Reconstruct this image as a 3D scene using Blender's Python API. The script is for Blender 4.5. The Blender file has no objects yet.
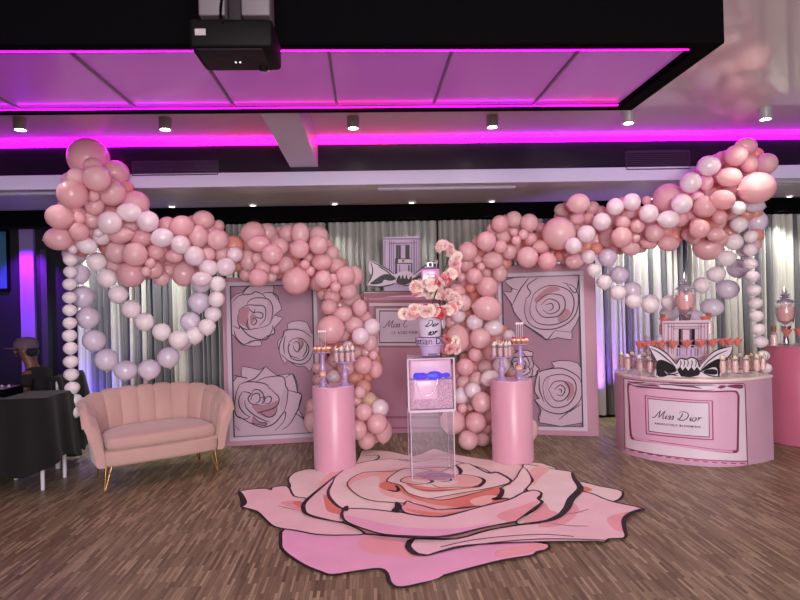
import bpy, bmesh, math, random
from mathutils import Vector, Matrix, Euler
from mathutils.geometry import tessellate_polygon, delaunay_2d_cdt
PI = math.pi
random.seed(7)
SC = bpy.context.scene
COL = SC.collection
# ------------------------------------------------------------------ camera
F = 600.0
CAMH = 1.55
cam_rot = (Matrix.Rotation(-math.radians(3.25), 3, 'Z') @ Matrix.Rotation(math.radians(90.2), 3, 'X') @ Matrix.Rotation(-math.radians(1.5), 3, 'Z'))
camd = bpy.data.cameras.new('camera'); camd.sensor_width = 36; camd.lens = 36 * F / 800
cam = bpy.data.objects.new('camera', camd); COL.objects.link(cam)
cam.matrix_world = Matrix.Translation((0, 0, CAMH)) @ cam_rot.to_4x4()
SC.camera = cam
CP = Vector((0, 0, CAMH))
def ray(px, py): return (cam_rot @ Vector(((px - 400) / F, (300 - py) / F, -1.0)))
def at(px, py, Y):                       # point of that sight line at distance Y along the room
    d = ray(px, py); return CP + d * (Y / d.y)
def onz(px, py, z=0.0):                  # point of that sight line on the level z
    d = ray(px, py); return CP + d * ((z - CAMH) / d.z)
# ------------------------------------------------------------------ materials
def lin(c):
    c /= 255.0
    return c / 12.92 if c <= 0.04045 else ((c + 0.055) / 1.055) ** 2.4
def rgb(r, g, b): return (lin(r), lin(g), lin(b), 1)
def mat(name, col, rough=0.5, metal=0.0, spec=0.5, coat=0.0, sss=0.0, trans=0.0, emit=None, es=0.0, sheen=0.0, ior=1.45, vary=0.0, noise=None, bump=None, alpha=1.0):
    m = bpy.data.materials.new(name); m.use_nodes = True
    nt = m.node_tree; b = nt.nodes['Principled BSDF']
    b.inputs['Base Color'].default_value = col
    b.inputs['Roughness'].default_value = rough; b.inputs['Metallic'].default_value = metal
    b.inputs['Specular IOR Level'].default_value = spec; b.inputs['Coat Weight'].default_value = coat
    b.inputs['Coat Roughness'].default_value = 0.05
    b.inputs['Transmission Weight'].default_value = trans; b.inputs['IOR'].default_value = ior
    b.inputs['Sheen Weight'].default_value = sheen; b.inputs['Alpha'].default_value = alpha
    if sss:
        b.inputs['Subsurface Weight'].default_value = sss; b.inputs['Subsurface Radius'].default_value = (0.05, 0.02, 0.02)
    if emit:
        b.inputs['Emission Color'].default_value = emit; b.inputs['Emission Strength'].default_value = es
    cur = None
    if noise:                               # (scale, second colour, contrast)
        tc = nt.nodes.new('ShaderNodeTexCoord'); n = nt.nodes.new('ShaderNodeTexNoise'); n.inputs['Scale'].default_value = noise[0]; n.inputs['Detail'].default_value = 4
        nt.links.new(tc.outputs['Object'], n.inputs['Vector'])
        r = nt.nodes.new('ShaderNodeValToRGB'); r.color_ramp.elements[0].position = 0.5 - noise[2]; r.color_ramp.elements[1].position = 0.5 + noise[2]
        r.color_ramp.elements[0].color = col; r.color_ramp.elements[1].color = noise[1]
        nt.links.new(n.outputs['Fac'], r.inputs['Fac']); cur = r.outputs['Color']
    if vary:
        oi = nt.nodes.new('ShaderNodeObjectInfo'); hs = nt.nodes.new('ShaderNodeHueSaturation')
        mr = nt.nodes.new('ShaderNodeMapRange'); mr.inputs['To Min'].default_value = 1 - vary; mr.inputs['To Max'].default_value = 1 + vary
        nt.links.new(oi.outputs['Random'], mr.inputs['Value']); nt.links.new(mr.outputs['Result'], hs.inputs['Saturation'])
        hs.inputs['Color'].default_value = col
        if cur: nt.links.new(cur, hs.inputs['Color'])
        cur = hs.outputs['Color']
    if cur: nt.links.new(cur, b.inputs['Base Color'])
    if bump:                                # (scale, strength)
        tc = nt.nodes.new('ShaderNodeTexCoord'); n = nt.nodes.new('ShaderNodeTexNoise'); n.inputs['Scale'].default_value = bump[0]; n.inputs['Detail'].default_value = 5
        bp = nt.nodes.new('ShaderNodeBump'); bp.inputs['Strength'].default_value = bump[1]; bp.inputs['Distance'].default_value = 0.01
        nt.links.new(tc.outputs['Object'], n.inputs['Vector']); nt.links.new(n.outputs['Fac'], bp.inputs['Height']); nt.links.new(bp.outputs['Normal'], b.inputs['Normal'])
    return m
def emitter(name, col, s):
    m = bpy.data.materials.new(name); m.use_nodes = True; nt = m.node_tree
    nt.nodes.remove(nt.nodes['Principled BSDF']); e = nt.nodes.new('ShaderNodeEmission')
    e.inputs['Color'].default_value = col; e.inputs['Strength'].default_value = s
    nt.links.new(e.outputs['Emission'], nt.nodes['Material Output'].inputs['Surface'])
    return m
def clear(name, col=(1, 1, 1, 1), rough=0.02, opac=0.12):
    # thin acrylic / glass: mostly see-through sheet with a glossy coat
    m = bpy.data.materials.new(name); m.use_nodes = True; nt = m.node_tree
    nt.nodes.remove(nt.nodes['Principled BSDF'])
    t = nt.nodes.new('ShaderNodeBsdfTransparent'); t.inputs['Color'].default_value = col
    g = nt.nodes.new('ShaderNodeBsdfGlossy'); g.inputs['Roughness'].default_value = rough
    lw = nt.nodes.new('ShaderNodeLayerWeight'); pw = nt.nodes.new('ShaderNodeMath'); pw.operation = 'POWER'; pw.inputs[1].default_value = 3.0; nt.links.new(lw.outputs['Facing'], pw.inputs[0])
    fr = nt.nodes.new('ShaderNodeMath'); fr.operation = 'MULTIPLY_ADD'; fr.inputs[1].default_value = 0.45; fr.inputs[2].default_value = 0.03; nt.links.new(pw.outputs[0], fr.inputs[0])
    d = nt.nodes.new('ShaderNodeBsdfDiffuse'); d.inputs['Color'].default_value = (0.8, 0.72, 0.8, 1)
    mx = nt.nodes.new('ShaderNodeMixShader'); mx.inputs['Fac'].default_value = opac
    nt.links.new(t.outputs[0], mx.inputs[1]); nt.links.new(d.outputs[0], mx.inputs[2])
    m2 = nt.nodes.new('ShaderNodeMixShader'); nt.links.new(fr.outputs[0], m2.inputs[0]); nt.links.new(mx.outputs[0], m2.inputs[1]); nt.links.new(g.outputs[0], m2.inputs[2])
    nt.links.new(m2.outputs[0], nt.nodes['Material Output'].inputs['Surface'])
    return m
def latex(m, col, k):
    # thin stretched rubber: part of the light passes through
    nt = m.node_tree; b = nt.nodes['Principled BSDF']; out = nt.nodes['Material Output']
    t = nt.nodes.new('ShaderNodeBsdfTranslucent'); t.inputs['Color'].default_value = col
    mx = nt.nodes.new('ShaderNodeMixShader'); mx.inputs['Fac'].default_value = k
    nt.links.new(b.outputs[0], mx.inputs[1]); nt.links.new(t.outputs[0], mx.inputs[2]); nt.links.new(mx.outputs[0], out.inputs['Surface']); return m
# ------------------------------------------------------------------ objects
def link(name, me, parent=None):
    o = bpy.data.objects.new(name, me); COL.objects.link(o)
    if parent: o.parent = parent
    return o
def obj(name, bm, mats, parent=None, smooth=True, recalc=True):
    if recalc: bmesh.ops.recalc_face_normals(bm, faces=bm.faces[:])
    me = bpy.data.meshes.new(name); bm.to_mesh(me); bm.free()
    for m in (mats if isinstance(mats, (list, tuple)) else [mats]): me.materials.append(m)
    if smooth:
        me.polygons.foreach_set('use_smooth', [True] * len(me.polygons))
        try: me.set_sharp_from_angle(angle=math.radians(38))
        except Exception: pass
    return link(name, me, parent)
def tag(o, label, cat, group=None, kind=None):
    o['label'] = label; o['category'] = cat
    if group: o['group'] = group
    if kind: o['kind'] = kind
    return o
def thing(name, label, cat, loc=(0, 0, 0), rz=0.0, group=None):
    o = bpy.data.objects.new(name, None); COL.objects.link(o); o.empty_display_size = 0.05
    o.location = loc; o.rotation_euler = (0, 0, rz)
    return tag(o, label, cat, group)
def struct(name, bm, m, parent=None, smooth=False):
    o = obj(name, bm, m, parent, smooth)
    if not parent: o['kind'] = 'structure'
    return o
def dup(root, loc, rz=0.0, label=None, group=None):
    r = root.copy(); COL.objects.link(r); r.location = loc; r.rotation_euler = (0, 0, rz)
    if label: r['label'] = label
    if group: r['group'] = group
    for ch in list(root.children):
        c = ch.copy(); COL.objects.link(c); c.parent = r
        for g in list(ch.children):
            d = g.copy(); COL.objects.link(d); d.parent = c
    return r
def NB(): return bmesh.new()
def box(bm, x0, x1, y0, y1, z0, z1, bev=0.0, mi=0):
    r = bmesh.ops.create_cube(bm, size=1.0, matrix=Matrix.Translation(((x0 + x1) / 2, (y0 + y1) / 2, (z0 + z1) / 2)) @ Matrix.Diagonal((x1 - x0, y1 - y0, z1 - z0, 1)))
    fs = set(f for v in r['verts'] for f in v.link_faces)
    for f in fs: f.material_index = mi
    if bev:
        es = list(set(e for v in r['verts'] for e in v.link_edges))
        bmesh.ops.bevel(bm, geom=es, offset=bev, segments=3, affect='EDGES', profile=0.5)
    return bm
def xf(bm, M, verts=None): bmesh.ops.transform(bm, matrix=M, verts=verts or bm.verts[:]); return bm
def lathe(bm, prof, n=32, loc=(0, 0, 0), cap=True, mi=0, M=None):
    rings = []
    L = Vector(loc)
    for r, z in prof:
        ring = []
        for i in range(n):
            a = 2 * PI * i / n
            p = Vector((r * math.cos(a), r * math.sin(a), z))
            if M: p = M @ p
            ring.append(bm.verts.new(p + L))
        rings.append(ring)
    for a, b in zip(rings, rings[1:]):
        for i in range(n):
            f = bm.faces.new((a[i], a[(i + 1) % n], b[(i + 1) % n], b[i])); f.material_index = mi
    if cap:
        for ring, flip in ((rings[0], True), (rings[-1], False)):
            try:
                f = bm.faces.new(ring[::-1] if flip else ring); f.material_index = mi
            except Exception: pass
    return bm
def tube(bm, pts, rad, n=8, mi=0, cap=True):
    pts = [Vector(p) for p in pts]
    rads = rad if isinstance(rad, (list, tuple)) else [rad] * len(pts)
    up = Vector((0, 0, 1)); rings = []
    for i, p in enumerate(pts):
        t = (pts[min(i + 1, len(pts) - 1)] - pts[max(i - 1, 0)]).normalized()
        u = up if abs(t.dot(up)) < 0.95 else Vector((1, 0, 0))
        a = t.cross(u).normalized(); b = t.cross(a).normalized()
        rings.append([bm.verts.new(p + (a * math.cos(2 * PI * k / n) + b * math.sin(2 * PI * k / n)) * rads[i]) for k in range(n)])
    for a, b in zip(rings, rings[1:]):
        for i in range(n):
            f = bm.faces.new((a[i], a[(i + 1) % n], b[(i + 1) % n], b[i])); f.material_index = mi
    if cap:
        for ring in (rings[0], rings[-1]):
            f = bm.faces.new(ring); f.material_index = mi
    return bm
def ball(bm, c, r, u=12, v=8, mi=0):
    rr = r if isinstance(r, (tuple, list)) else (r, r, r)
    q = bmesh.ops.create_uvsphere(bm, u_segments=u, v_segments=v, radius=1.0, matrix=Matrix.Translation(c) @ Matrix.Diagonal((*rr, 1)))
    for f in set(f for w in q['verts'] for f in w.link_faces): f.material_index = mi
    return bm
def prism(bm, pts, z0, z1, mi=0):
    a = [bm.verts.new((x, y, z0)) for x, y in pts]; b = [bm.verts.new((x, y, z1)) for x, y in pts]
    n = len(pts)
    fs = [bm.faces.new(a[::-1]), bm.faces.new(b)]
    for i in range(n): fs.append(bm.faces.new((a[i], a[(i + 1) % n], b[(i + 1) % n], b[i])))
    for f in fs: f.material_index = mi
    return bm
def smooth_pts(pts, k=6, closed=False):
    n = len(pts); out = []
    if n < 3: return [tuple(p) for p in pts]
    rng = range(n) if closed else range(n - 1)
    g = (lambda i: pts[i % n]) if closed else (lambda i: pts[max(0, min(n - 1, i))])
    for i in rng:
        p0, p1, p2, p3 = g(i - 1), g(i), g(i + 1), g(i + 2)
        for j in range(k):
            t = j / k
            out.append(tuple(0.5 * ((2 * b) + (c - a) * t + (2 * a - 5 * b + 4 * c - d) * t * t + (3 * b - a - 3 * c + d) * t ** 3) for a, b, c, d in zip(p0, p1, p2, p3)))
    if not closed: out.append(tuple(pts[-1]))
    return out
# ------------------------------------------------------------------ flat printed artwork
class Plane:                              # a flat surface: origin, u and v axes, outward normal
    def __init__(s, o, u, v): s.o = Vector(o); s.u = Vector(u).normalized(); s.v = Vector(v).normalized(); s.n = s.u.cross(s.v).normalized()
    def uv(s, px, py):
        d = ray(px, py); t = (s.o - CP).dot(s.n) / d.dot(s.n); p = CP + d * t - s.o
        return (p.dot(s.u), p.dot(s.v))
    def to(s, u, v, h): return s.o + s.u * u + s.v * v + s.n * h
class Art:
    def __init__(s, surf, step=0.0005, base=0.001): s.surf = surf; s.bm = NB(); s.mats = []; s.k = 0; s.step = step; s.base = base
    def mi(s, m):
        if m not in s.mats: s.mats.append(m)
        return s.mats.index(m)
    def h(s): s.k += 1; return s.base + s.step * s.k
    def fill(s, pts, m, smooth=4, new=True):
        if smooth: pts = smooth_pts(pts, smooth, True)
        z = s.h() if new else s.base + s.step * s.k
        vs = [s.bm.verts.new((p[0], p[1], z)) for p in pts]
        for t in tessellate_polygon([[Vector((p[0], p[1], 0)) for p in pts]]):
            try: s.bm.faces.new([vs[i] for i in t]).material_index = s.mi(m)
            except Exception: pass
    def stroke(s, pts, w, m, smooth=5, taper=False, closed=False):
        if smooth: pts = smooth_pts(pts, smooth, closed)
        pts = [Vector((p[0], p[1])) for p in pts]
        q = [pts[0]]
        for p in pts[1:]:
            if (p - q[-1]).length > 1e-5: q.append(p)
        pts = q; n = len(pts)
        if n < 2: return
        z = s.h(); L = []; R = []
        for i, p in enumerate(pts):
            a = pts[(i - 1) % n] if closed else pts[max(i - 1, 0)]; b = pts[(i + 1) % n] if closed else pts[min(i + 1, n - 1)]
            d = (b - a)
            d = d.normalized() if d.length > 1e-9 else Vector((1, 0))
            t = i / (n - 1)
            ww = (w(t) if callable(w) else w) * (math.sin(PI * t) ** 0.6 * 0.9 + 0.1 if taper else 1.0) / 2
            nn = Vector((-d.y, d.x)) * ww
            L.append(s.bm.verts.new((p.x + nn.x, p.y + nn.y, z))); R.append(s.bm.verts.new((p.x - nn.x, p.y - nn.y, z)))
        for i in range(n if closed else n - 1):
            j = (i + 1) % n
            s.bm.faces.new((L[i], R[i], R[j], L[j])).material_index = s.mi(m)
    def text(s, body, u, v, size, m, align='CENTER', spacing=1.0, rot=0.0, squeeze=1.0, bold=0.0):
        cu = bpy.data.curves.new('lettering', 'FONT'); cu.body = body; cu.size = size; cu.align_x = align; cu.space_character = spacing
        cu.resolution_u = 3; cu.offset = bold * size
        o = bpy.data.objects.new('lettering', cu); COL.objects.link(o)
        me = o.to_mesh(depsgraph=None) if False else bpy.data.meshes.new_from_object(o.evaluated_get(bpy.context.evaluated_depsgraph_get()))
        z = s.h(); off = len(s.bm.verts); vs = []
        c, sn = math.cos(rot), math.sin(rot)
        for w in me.vertices:
            x, y = w.co.x * squeeze, w.co.y
            vs.append(s.bm.verts.new((u + x * c - y * sn, v + x * sn + y * c, z)))
        for p in me.polygons:
            try: s.bm.faces.new([vs[i] for i in p.vertices]).material_index = s.mi(m)
            except Exception: pass
        bpy.data.objects.remove(o); bpy.data.curves.remove(cu); bpy.data.meshes.remove(me)
    def clip(s, u0, u1, v0, v1):
        for co, no in (((u0, 0, 0), (-1, 0, 0)), ((u1, 0, 0), (1, 0, 0)), ((0, v0, 0), (0, -1, 0)), ((0, v1, 0), (0, 1, 0))):
            bmesh.ops.bisect_plane(s.bm, geom=s.bm.verts[:] + s.bm.edges[:] + s.bm.faces[:], plane_co=co, plane_no=no, clear_outer=True)
    def build(s, name, parent=None, cuts=None):
        for c in cuts or ():
            bmesh.ops.bisect_plane(s.bm, geom=s.bm.verts[:] + s.bm.edges[:] + s.bm.faces[:], plane_co=(c, 0, 0), plane_no=(1, 0, 0))
        for v in s.bm.verts: v.co = s.surf.to(v.co.x, v.co.y, v.co.z)
        o = obj(name, s.bm, s.mats, None, smooth=False, recalc=False)
        if parent:
            o.parent = parent; o.matrix_parent_inverse = parent_world(parent).inverted()
        return o
def parent_world(p): return Matrix.Translation(p.location) @ p.rotation_euler.to_matrix().to_4x4()
SCRIPT = {  # handwritten letters: strokes in a unit where the capital is 1 high; last number is the advance
 'M': ([[(-.3, .12), (-.22, .0), (-.08, .03), (.08, .25), (.3, .75), (.42, 1.0)], [(.42, 1.0), (.4, .5), (.43, .04)], [(.43, .04), (.66, .55), (.92, 1.0)], [(.92, 1.0), (.84, .5), (.84, .1), (.92, .0), (1.05, .12)]], 1.05),
 'i': ([[(0, .12), (.12, .42), (.08, .12), (.14, .0), (.26, .12)], [(.17, .6), (.19, .64)]], .26),
 's': ([[(0, .12), (.2, .46), (.25, .2), (.16, .0), (.03, .05)], [(.16, .0), (.3, .12)]], .32),
 'D': ([[(.33, .9), (.27, .5), (.16, .06)], [(-.02, .72), (.04, .95), (.4, 1.04), (.8, .86), (.9, .5), (.7, .12), (.35, .0), (.06, .04), (-.02, .16), (.1, .2), (.25, .08)]], 1.1),
 'o': ([[(.24, .44), (.08, .38), (.01, .18), (.09, .02), (.25, .02), (.36, .2), (.32, .38), (.22, .44), (.33, .37), (.48, .42)]], .48),
 'r': ([[(0, .42), (.08, .46), (.1, .32), (.05, .0)], [(.08, .18), (.18, .38), (.3, .46), (.38, .4)]], .44),
 'C': ([[(.72, .78), (.7, .98), (.45, .98), (.15, .7), (.05, .35), (.18, .04), (.42, .02), (.62, .2)]], .72),
 ' ': ([], .42)}
def script(art, word, u, v, size, m, w, slant=0.25):
    x = 0.0
    for ch in word:
        st, adv = SCRIPT[ch]
        for q in st:
            art.stroke([(u + (x + a + slant * b) * size, v + b * size) for a, b in q], w, m, 5, taper=len(q) > 2)
        x += adv
    return x * size
def objw(name, bm, mats, parent, smooth=True):        # mesh given in room coordinates, parented where it stands
    o = obj(name, bm, mats, None, smooth)
    o.parent = parent; o.matrix_parent_inverse = parent_world(parent).inverted()
    return o
def spot(name, loc, target, energy, col, size=70, blend=0.6, rad=0.03):
    l = bpy.data.lights.new(name, 'SPOT'); l.energy = energy; l.color = col[:3]; l.spot_size = math.radians(size); l.spot_blend = blend; l.shadow_soft_size = rad
    o = bpy.data.objects.new(name, l); COL.objects.link(o); o.location = loc
    o.rotation_euler = (Vector(target) - Vector(loc)).to_track_quat('-Z', 'Y').to_euler(); return o
def area(name, loc, target, energy, col, sx, sy, spread=180):
    l = bpy.data.lights.new(name, 'AREA'); l.energy = energy; l.color = col[:3]; l.shape = 'RECTANGLE'; l.size = sx; l.size_y = sy; l.spread = math.radians(spread)
    o = bpy.data.objects.new(name, l); COL.objects.link(o); o.location = loc
    o.rotation_euler = (Vector(target) - Vector(loc)).to_track_quat('-Z', 'Y').to_euler(); return o
# ================================================================== setting
CEIL, FASC, LOW, BACK = 3.2, 6.05, 2.755, 7.85
XL, XR, YN = -5.6, 6.4, -4.0
def floor_mat():
    m = bpy.data.materials.new('strip_parquet'); m.use_nodes = True; nt = m.node_tree; b = nt.nodes['Principled BSDF']
    tc = nt.nodes.new('ShaderNodeTexCoord'); mp = nt.nodes.new('ShaderNodeMapping'); mp.inputs['Rotation'].default_value = (0, 0, math.radians(90))
    nt.links.new(tc.outputs['Object'], mp.inputs['Vector'])
    br = nt.nodes.new('ShaderNodeTexBrick'); br.inputs['Scale'].default_value = 1.0
    br.inputs['Brick Width'].default_value = 0.2; br.inputs['Row Height'].default_value = 0.019; br.inputs['Mortar Size'].default_value = 0.0012; br.inputs['Mortar Smooth'].default_value = 0.3
    br.inputs['Color1'].default_value = (0, 0, 0, 1); br.inputs['Color2'].default_value = (1, 1, 1, 1); br.inputs['Mortar'].default_value = (0.1, 0.1, 0.1, 1); br.inputs['Bias'].default_value = 0.0
    br.offset_frequency = 2; br.offset = 0.37
    nt.links.new(mp.outputs['Vector'], br.inputs['Vector'])
    wn = nt.nodes.new('ShaderNodeTexNoise'); wn.inputs['Scale'].default_value = 3.0; wn.inputs['Detail'].default_value = 8
    st = nt.nodes.new('ShaderNodeMapping'); st.inputs['Scale'].default_value = (40, 1.5, 1); nt.links.new(tc.outputs['Object'], st.inputs['Vector']); nt.links.new(st.outputs['Vector'], wn.inputs['Vector'])
    mx = nt.nodes.new('ShaderNodeMix'); mx.data_type = 'RGBA'; mx.inputs['Factor'].default_value = 0.45
    nt.links.new(br.outputs['Color'], mx.inputs[6]); nt.links.new(wn.outputs['Fac'], mx.inputs[7])
    r = nt.nodes.new('ShaderNodeValToRGB'); e = r.color_ramp.elements
    e[0].position = 0.12; e[0].color = rgb(84, 70, 50); e[1].position = 0.85; e[1].color = rgb(182, 166, 132)
    x = e.new(0.42); x.color = rgb(126, 110, 82); x = e.new(0.62); x.color = rgb(144, 128, 98)
    nt.links.new(mx.outputs[2], r.inputs['Fac']); nt.links.new(r.outputs['Color'], b.inputs['Base Color'])
    b.inputs['Roughness'].default_value = 0.38; b.inputs['Specular IOR Level'].default_value = 0.35
    bp = nt.nodes.new('ShaderNodeBump'); bp.inputs['Strength'].default_value = 0.15; bp.inputs['Distance'].default_value = 0.002
    nt.links.new(br.outputs['Fac'], bp.inputs['Height']); bp.invert = True; nt.links.new(bp.outputs['Normal'], b.inputs['Normal'])
    return m
M_ceil = mat('stretch_ceiling', rgb(206, 190, 200), rough=0.35, spec=0.4, coat=0.7, noise=(0.7, rgb(214, 198, 206), 0.3))
M_low = mat('soffit_gloss', rgb(226, 216, 216), rough=0.3, spec=0.4, coat=0.5, noise=(0.9, rgb(214, 204, 206), 0.3))
M_black = mat('matt_black', rgb(4, 3, 5), rough=0.8, spec=0.05)
M_blackgloss = mat('dark_gloss_panel', rgb(30, 9, 40), rough=0.3, spec=0.4, noise=(1.2, rgb(22, 7, 30), 0.3))
M_trimw = mat('pale_trim', rgb(206, 200, 230), rough=0.45, noise=(2, rgb(198, 192, 222), 0.3))
M_navy = mat('navy_wall', rgb(14, 13, 24), rough=0.5, bump=(30, 0.05))
M_chrome = mat('chrome', rgb(210, 210, 214), rough=0.12, metal=1.0)
M_white = mat('white_plastic', rgb(225, 222, 222), rough=0.4, bump=(40, 0.02))
M_gold = mat('brushed_gold', rgb(196, 152, 84), rough=0.25, metal=1.0)
bm = NB(); box(bm, XL, XR, YN, BACK + 0.2, -0.1, 0.0); struct('floor', bm, floor_mat())
bm = NB(); box(bm, XL, XR, YN, FASC, CEIL, CEIL + 0.1); struct('ceiling', bm, M_ceil)
bm = NB(); box(bm, XL, XR, FASC + 0.03, BACK + 0.2, LOW, LOW + 0.08); struct('ceiling_soffit', bm, M_low)
bm = NB(); box(bm, XL, XR, FASC + 0.012, FASC + 0.1, 2.885, CEIL); struct('ceiling_fascia', bm, M_blackgloss)
bm = NB(); box(bm, XL, XR, FASC, FASC + 0.06, LOW - 0.012, 2.882, 0.004); struct('trim_fascia', bm, M_trimw)
bm = NB(); box(bm, XL, XR, BACK, BACK + 0.1, 0, LOW); struct('wall_back', bm, M_navy)
bm = NB(); box(bm, XL - 0.1, XL, YN, BACK + 0.1, 0, CEIL); struct('wall_left', bm, M_navy)
bm = NB(); box(bm, XR, XR + 0.1, YN, BACK + 0.1, 0, CEIL); struct('wall_right', bm, M_navy)
bm = NB(); box(bm, XL, XR, YN - 0.1, YN, 0, CEIL); struct('wall_front', bm, mat('taupe_wall', rgb(120, 108, 112), rough=0.7, noise=(2, rgb(112, 100, 106), 0.3)))
bm = NB(); box(bm, XL, XR, 7.36, 7.42, 2.575, LOW); struct('trim_valance', bm, M_black)
# beam running away from the camera under the ceiling
bx0, bx1 = at(290, 166, FASC).x, at(318, 166, FASC).x
bm = NB(); box(bm, bx0, bx1, 3.6, FASC + 0.01, at(303, 167, FASC).z, CEIL + 0.01, 0.006); struct('ceiling_beam', bm, M_trimw)
# black bulkhead box with its luminous underside
BB, BT = 2.845, 3.2
pn = onz(727, 41, BB)
BX1 = pn.x; BY0 = onz(366, 43.5, BB).y; BY1 = onz(366, 112.5, BB).y; BX0 = -4.4
fw = 0.045; fn = 0.075
bm = NB()
for x0, x1, y0, y1 in ((BX0, BX1, BY0, BY0 + fn), (BX0, BX1, BY1 - fw, BY1), (BX1 - 0.1, BX1, BY0 + fn, BY1 - fw), (BX0, BX0 + 0.1, BY0 + fn, BY1 - fw)): box(bm, x0, x1, y0, y1, BB, BT)
box(bm, BX0 + 0.1, BX1 - 0.1, BY0 + fn, BY1 - fw, BB + 0.08, BT)
bulk = struct('ceiling_bulkhead', bm, M_black)
M_panel = mat('backlit_stretch_panel', rgb(140, 104, 142), rough=0.3, coat=0.2, emit=rgb(176, 50, 184), es=0.36)
PX = [onz(a, 53, BB + 0.03).x for a in (-78, 72.5, 199, 329, 451, 576, 703)]
PX = [BX0 + 0.12] + [x for x in PX[0:6]] + [BX1 - 0.112]
ords = ['first', 'second', 'third', 'fourth', 'fifth', 'sixth', 'seventh', 'eighth', 'ninth', 'tenth', 'eleventh', 'twelfth', 'thirteenth', 'fourteenth', 'fifteenth', 'sixteenth', 'seventeenth', 'eighteenth', 'nineteenth', 'twentieth']
ords += ['twenty-' + o for o in ords[:9]] + ['thirtieth'] + ['thirty-' + o for o in ords[:9]] + ['fortieth'] + ['forty-' + o for o in ords[:9]]
for k in range(7):
    bm = NB(); box(bm, PX[k] + 0.008, PX[k + 1] - 0.008, BY0 + fn + 0.003, BY1 - fw - 0.003, BB + 0.03, BB + 0.04)
    o = obj('light_panel', bm, M_panel, smooth=False)
    tag(o, 'magenta backlit ceiling panel under the black bulkhead, %s from the left' % ords[k], 'light panel', 'backlit ceiling panels')
    if k:
        bm = NB(); box(bm, PX[k] - 0.007, PX[k] + 0.007, BY0 + fn + 0.001, BY1 - fw - 0.001, BB + 0.018, BB + 0.042); struct('trim_panel_joint', bm, mat('joint_grey', rgb(110, 96, 108), rough=0.4) if k == 1 else bpy.data.materials['joint_grey'])
def led_mat(name, stops, s):
    m = bpy.data.materials.new(name); m.use_nodes = True; nt = m.node_tree; nt.nodes.remove(nt.nodes['Principled BSDF'])
    e = nt.nodes.new('ShaderNodeEmission'); e.inputs['Strength'].default_value = s
    tc = nt.nodes.new('ShaderNodeTexCoord'); sx = nt.nodes.new('ShaderNodeSeparateXYZ'); nt.links.new(tc.outputs['Object'], sx.inputs[0])
    mr = nt.nodes.new('ShaderNodeMapRange'); mr.inputs['From Min'].default_value = -5; mr.inputs['From Max'].default_value = 5; nt.links.new(sx.outputs['X'], mr.inputs['Value'])
    r = nt.nodes.new('ShaderNodeValToRGB'); els = r.color_ramp.elements
    els[0].position = stops[0][0]; els[0].color = stops[0][1]; els[1].position = stops[1][0]; els[1].color = stops[1][1]
    for p, c in stops[2:]: els.new(p).color = c
    nt.links.new(mr.outputs[0], r.inputs[0]); nt.links.new(r.outputs[0], e.inputs['Color']); nt.links.new(e.outputs[0], nt.nodes['Material Output'].inputs['Surface']); return m
MAG, PNK, VIO = rgb(225, 5, 255), rgb(255, 10, 160), rgb(140, 10, 255)
M_led = led_mat('led_magenta', [(0.0, MAG), (1.0, MAG), (0.28, MAG), (0.38, PNK), (0.55, PNK), (0.66, MAG)], 17.0)
M_led2 = led_mat('led_tray', [(0.0, VIO), (1.0, MAG), (0.12, MAG), (0.36, MAG), (0.5, PNK), (0.6, MAG), (0.66, PNK)], 13.0)
bm = NB(); box(bm, XL, bx0 - 0.002, FASC - 0.012, FASC + 0.01, 3.155, 3.197, 0.003)
o = obj('led_strip', bm, M_led); tag(o, 'magenta light strip along the ceiling edge above the loveseat side, up to the beam', 'light strip', 'magenta cove strips')
bm = NB(); box(bm, bx1 + 0.002, XR, FASC - 0.012, FASC + 0.01, 3.155, 3.197, 0.003)
o = obj('led_strip', bm, M_led); tag(o, 'magenta light strip along the ceiling edge from the beam towards the bar side', 'light strip', 'magenta cove strips')
for y0, y1, t in ((BY0 + fn + 0.03, BY0 + fn + 0.036, 'near'), (BY1 - fw - 0.036, BY1 - fw - 0.03, 'far')):
    bm = NB(); box(bm, BX0 + 0.11, BX1 - 0.13, y0, y1, BB + 0.008, BB + 0.014)
    o = obj('led_strip', bm, M_led2); tag(o, 'magenta light strip inside the %s edge of the black bulkhead tray' % t, 'light strip', 'bulkhead tray strips')
# ceiling spotlights
M_lens = emitter('lamp_lens', (1.0, 0.93, 0.82, 1), 60)
M_lens2 = emitter('downlight_lens', (1.0, 0.95, 0.84, 1), 9)
M_can = mat('grey_can', rgb(150, 142, 148), rough=0.35)
def can():
    t = thing('ceiling_spotlight', '', 'spotlight')
    bm = NB(); lathe(bm, [(0.0, 0), (0.055, 0), (0.055, -0.1), (0.052, -0.104), (0.046, -0.104), (0.044, -0.09)], 24, cap=False); obj('housing', bm, M_can, t)
    bm = NB(); lathe(bm, [(0.0, -0.088), (0.0435, -0.088)], 24, cap=False); k = obj('reflector', bm, M_lens, t)
    bm = NB(); ball(bm, (0, 0, -0.092), (0.03, 0.03, 0.012)); obj('lamp', bm, M_lens, k)
    return t
c0 = can(); CANS = []
for i, (px, py) in enumerate(((20, 118), (165, 118), (353, 117), (492, 116), (628, 112), (765, 108))):
    p = onz(px, py, CEIL); lab = 'round grey ceiling spotlight before the magenta strip, %s from the left' % ords[i]
    if i == 0: c0.location = p; c0['label'] = lab; c0['group'] = 'ceiling spotlights'
    else: dup(c0, p, 0, lab, 'ceiling spotlights')
    CANS.append(p)
def downlight():
    t = thing('recessed_downlight', '', 'downlight')
    bm = NB(); lathe(bm, [(0.036, -0.001), (0.055, -0.001), (0.055, -0.008), (0.036, -0.014)], 20, cap=False); obj('trim_ring', bm, M_white, t)
    bm = NB(); lathe(bm, [(0.0, -0.016), (0.022, -0.014), (0.037, -0.004)], 20, cap=False); obj('lamp', bm, M_lens2, t)
    return t
d0 = downlight(); DOWN = []
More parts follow.
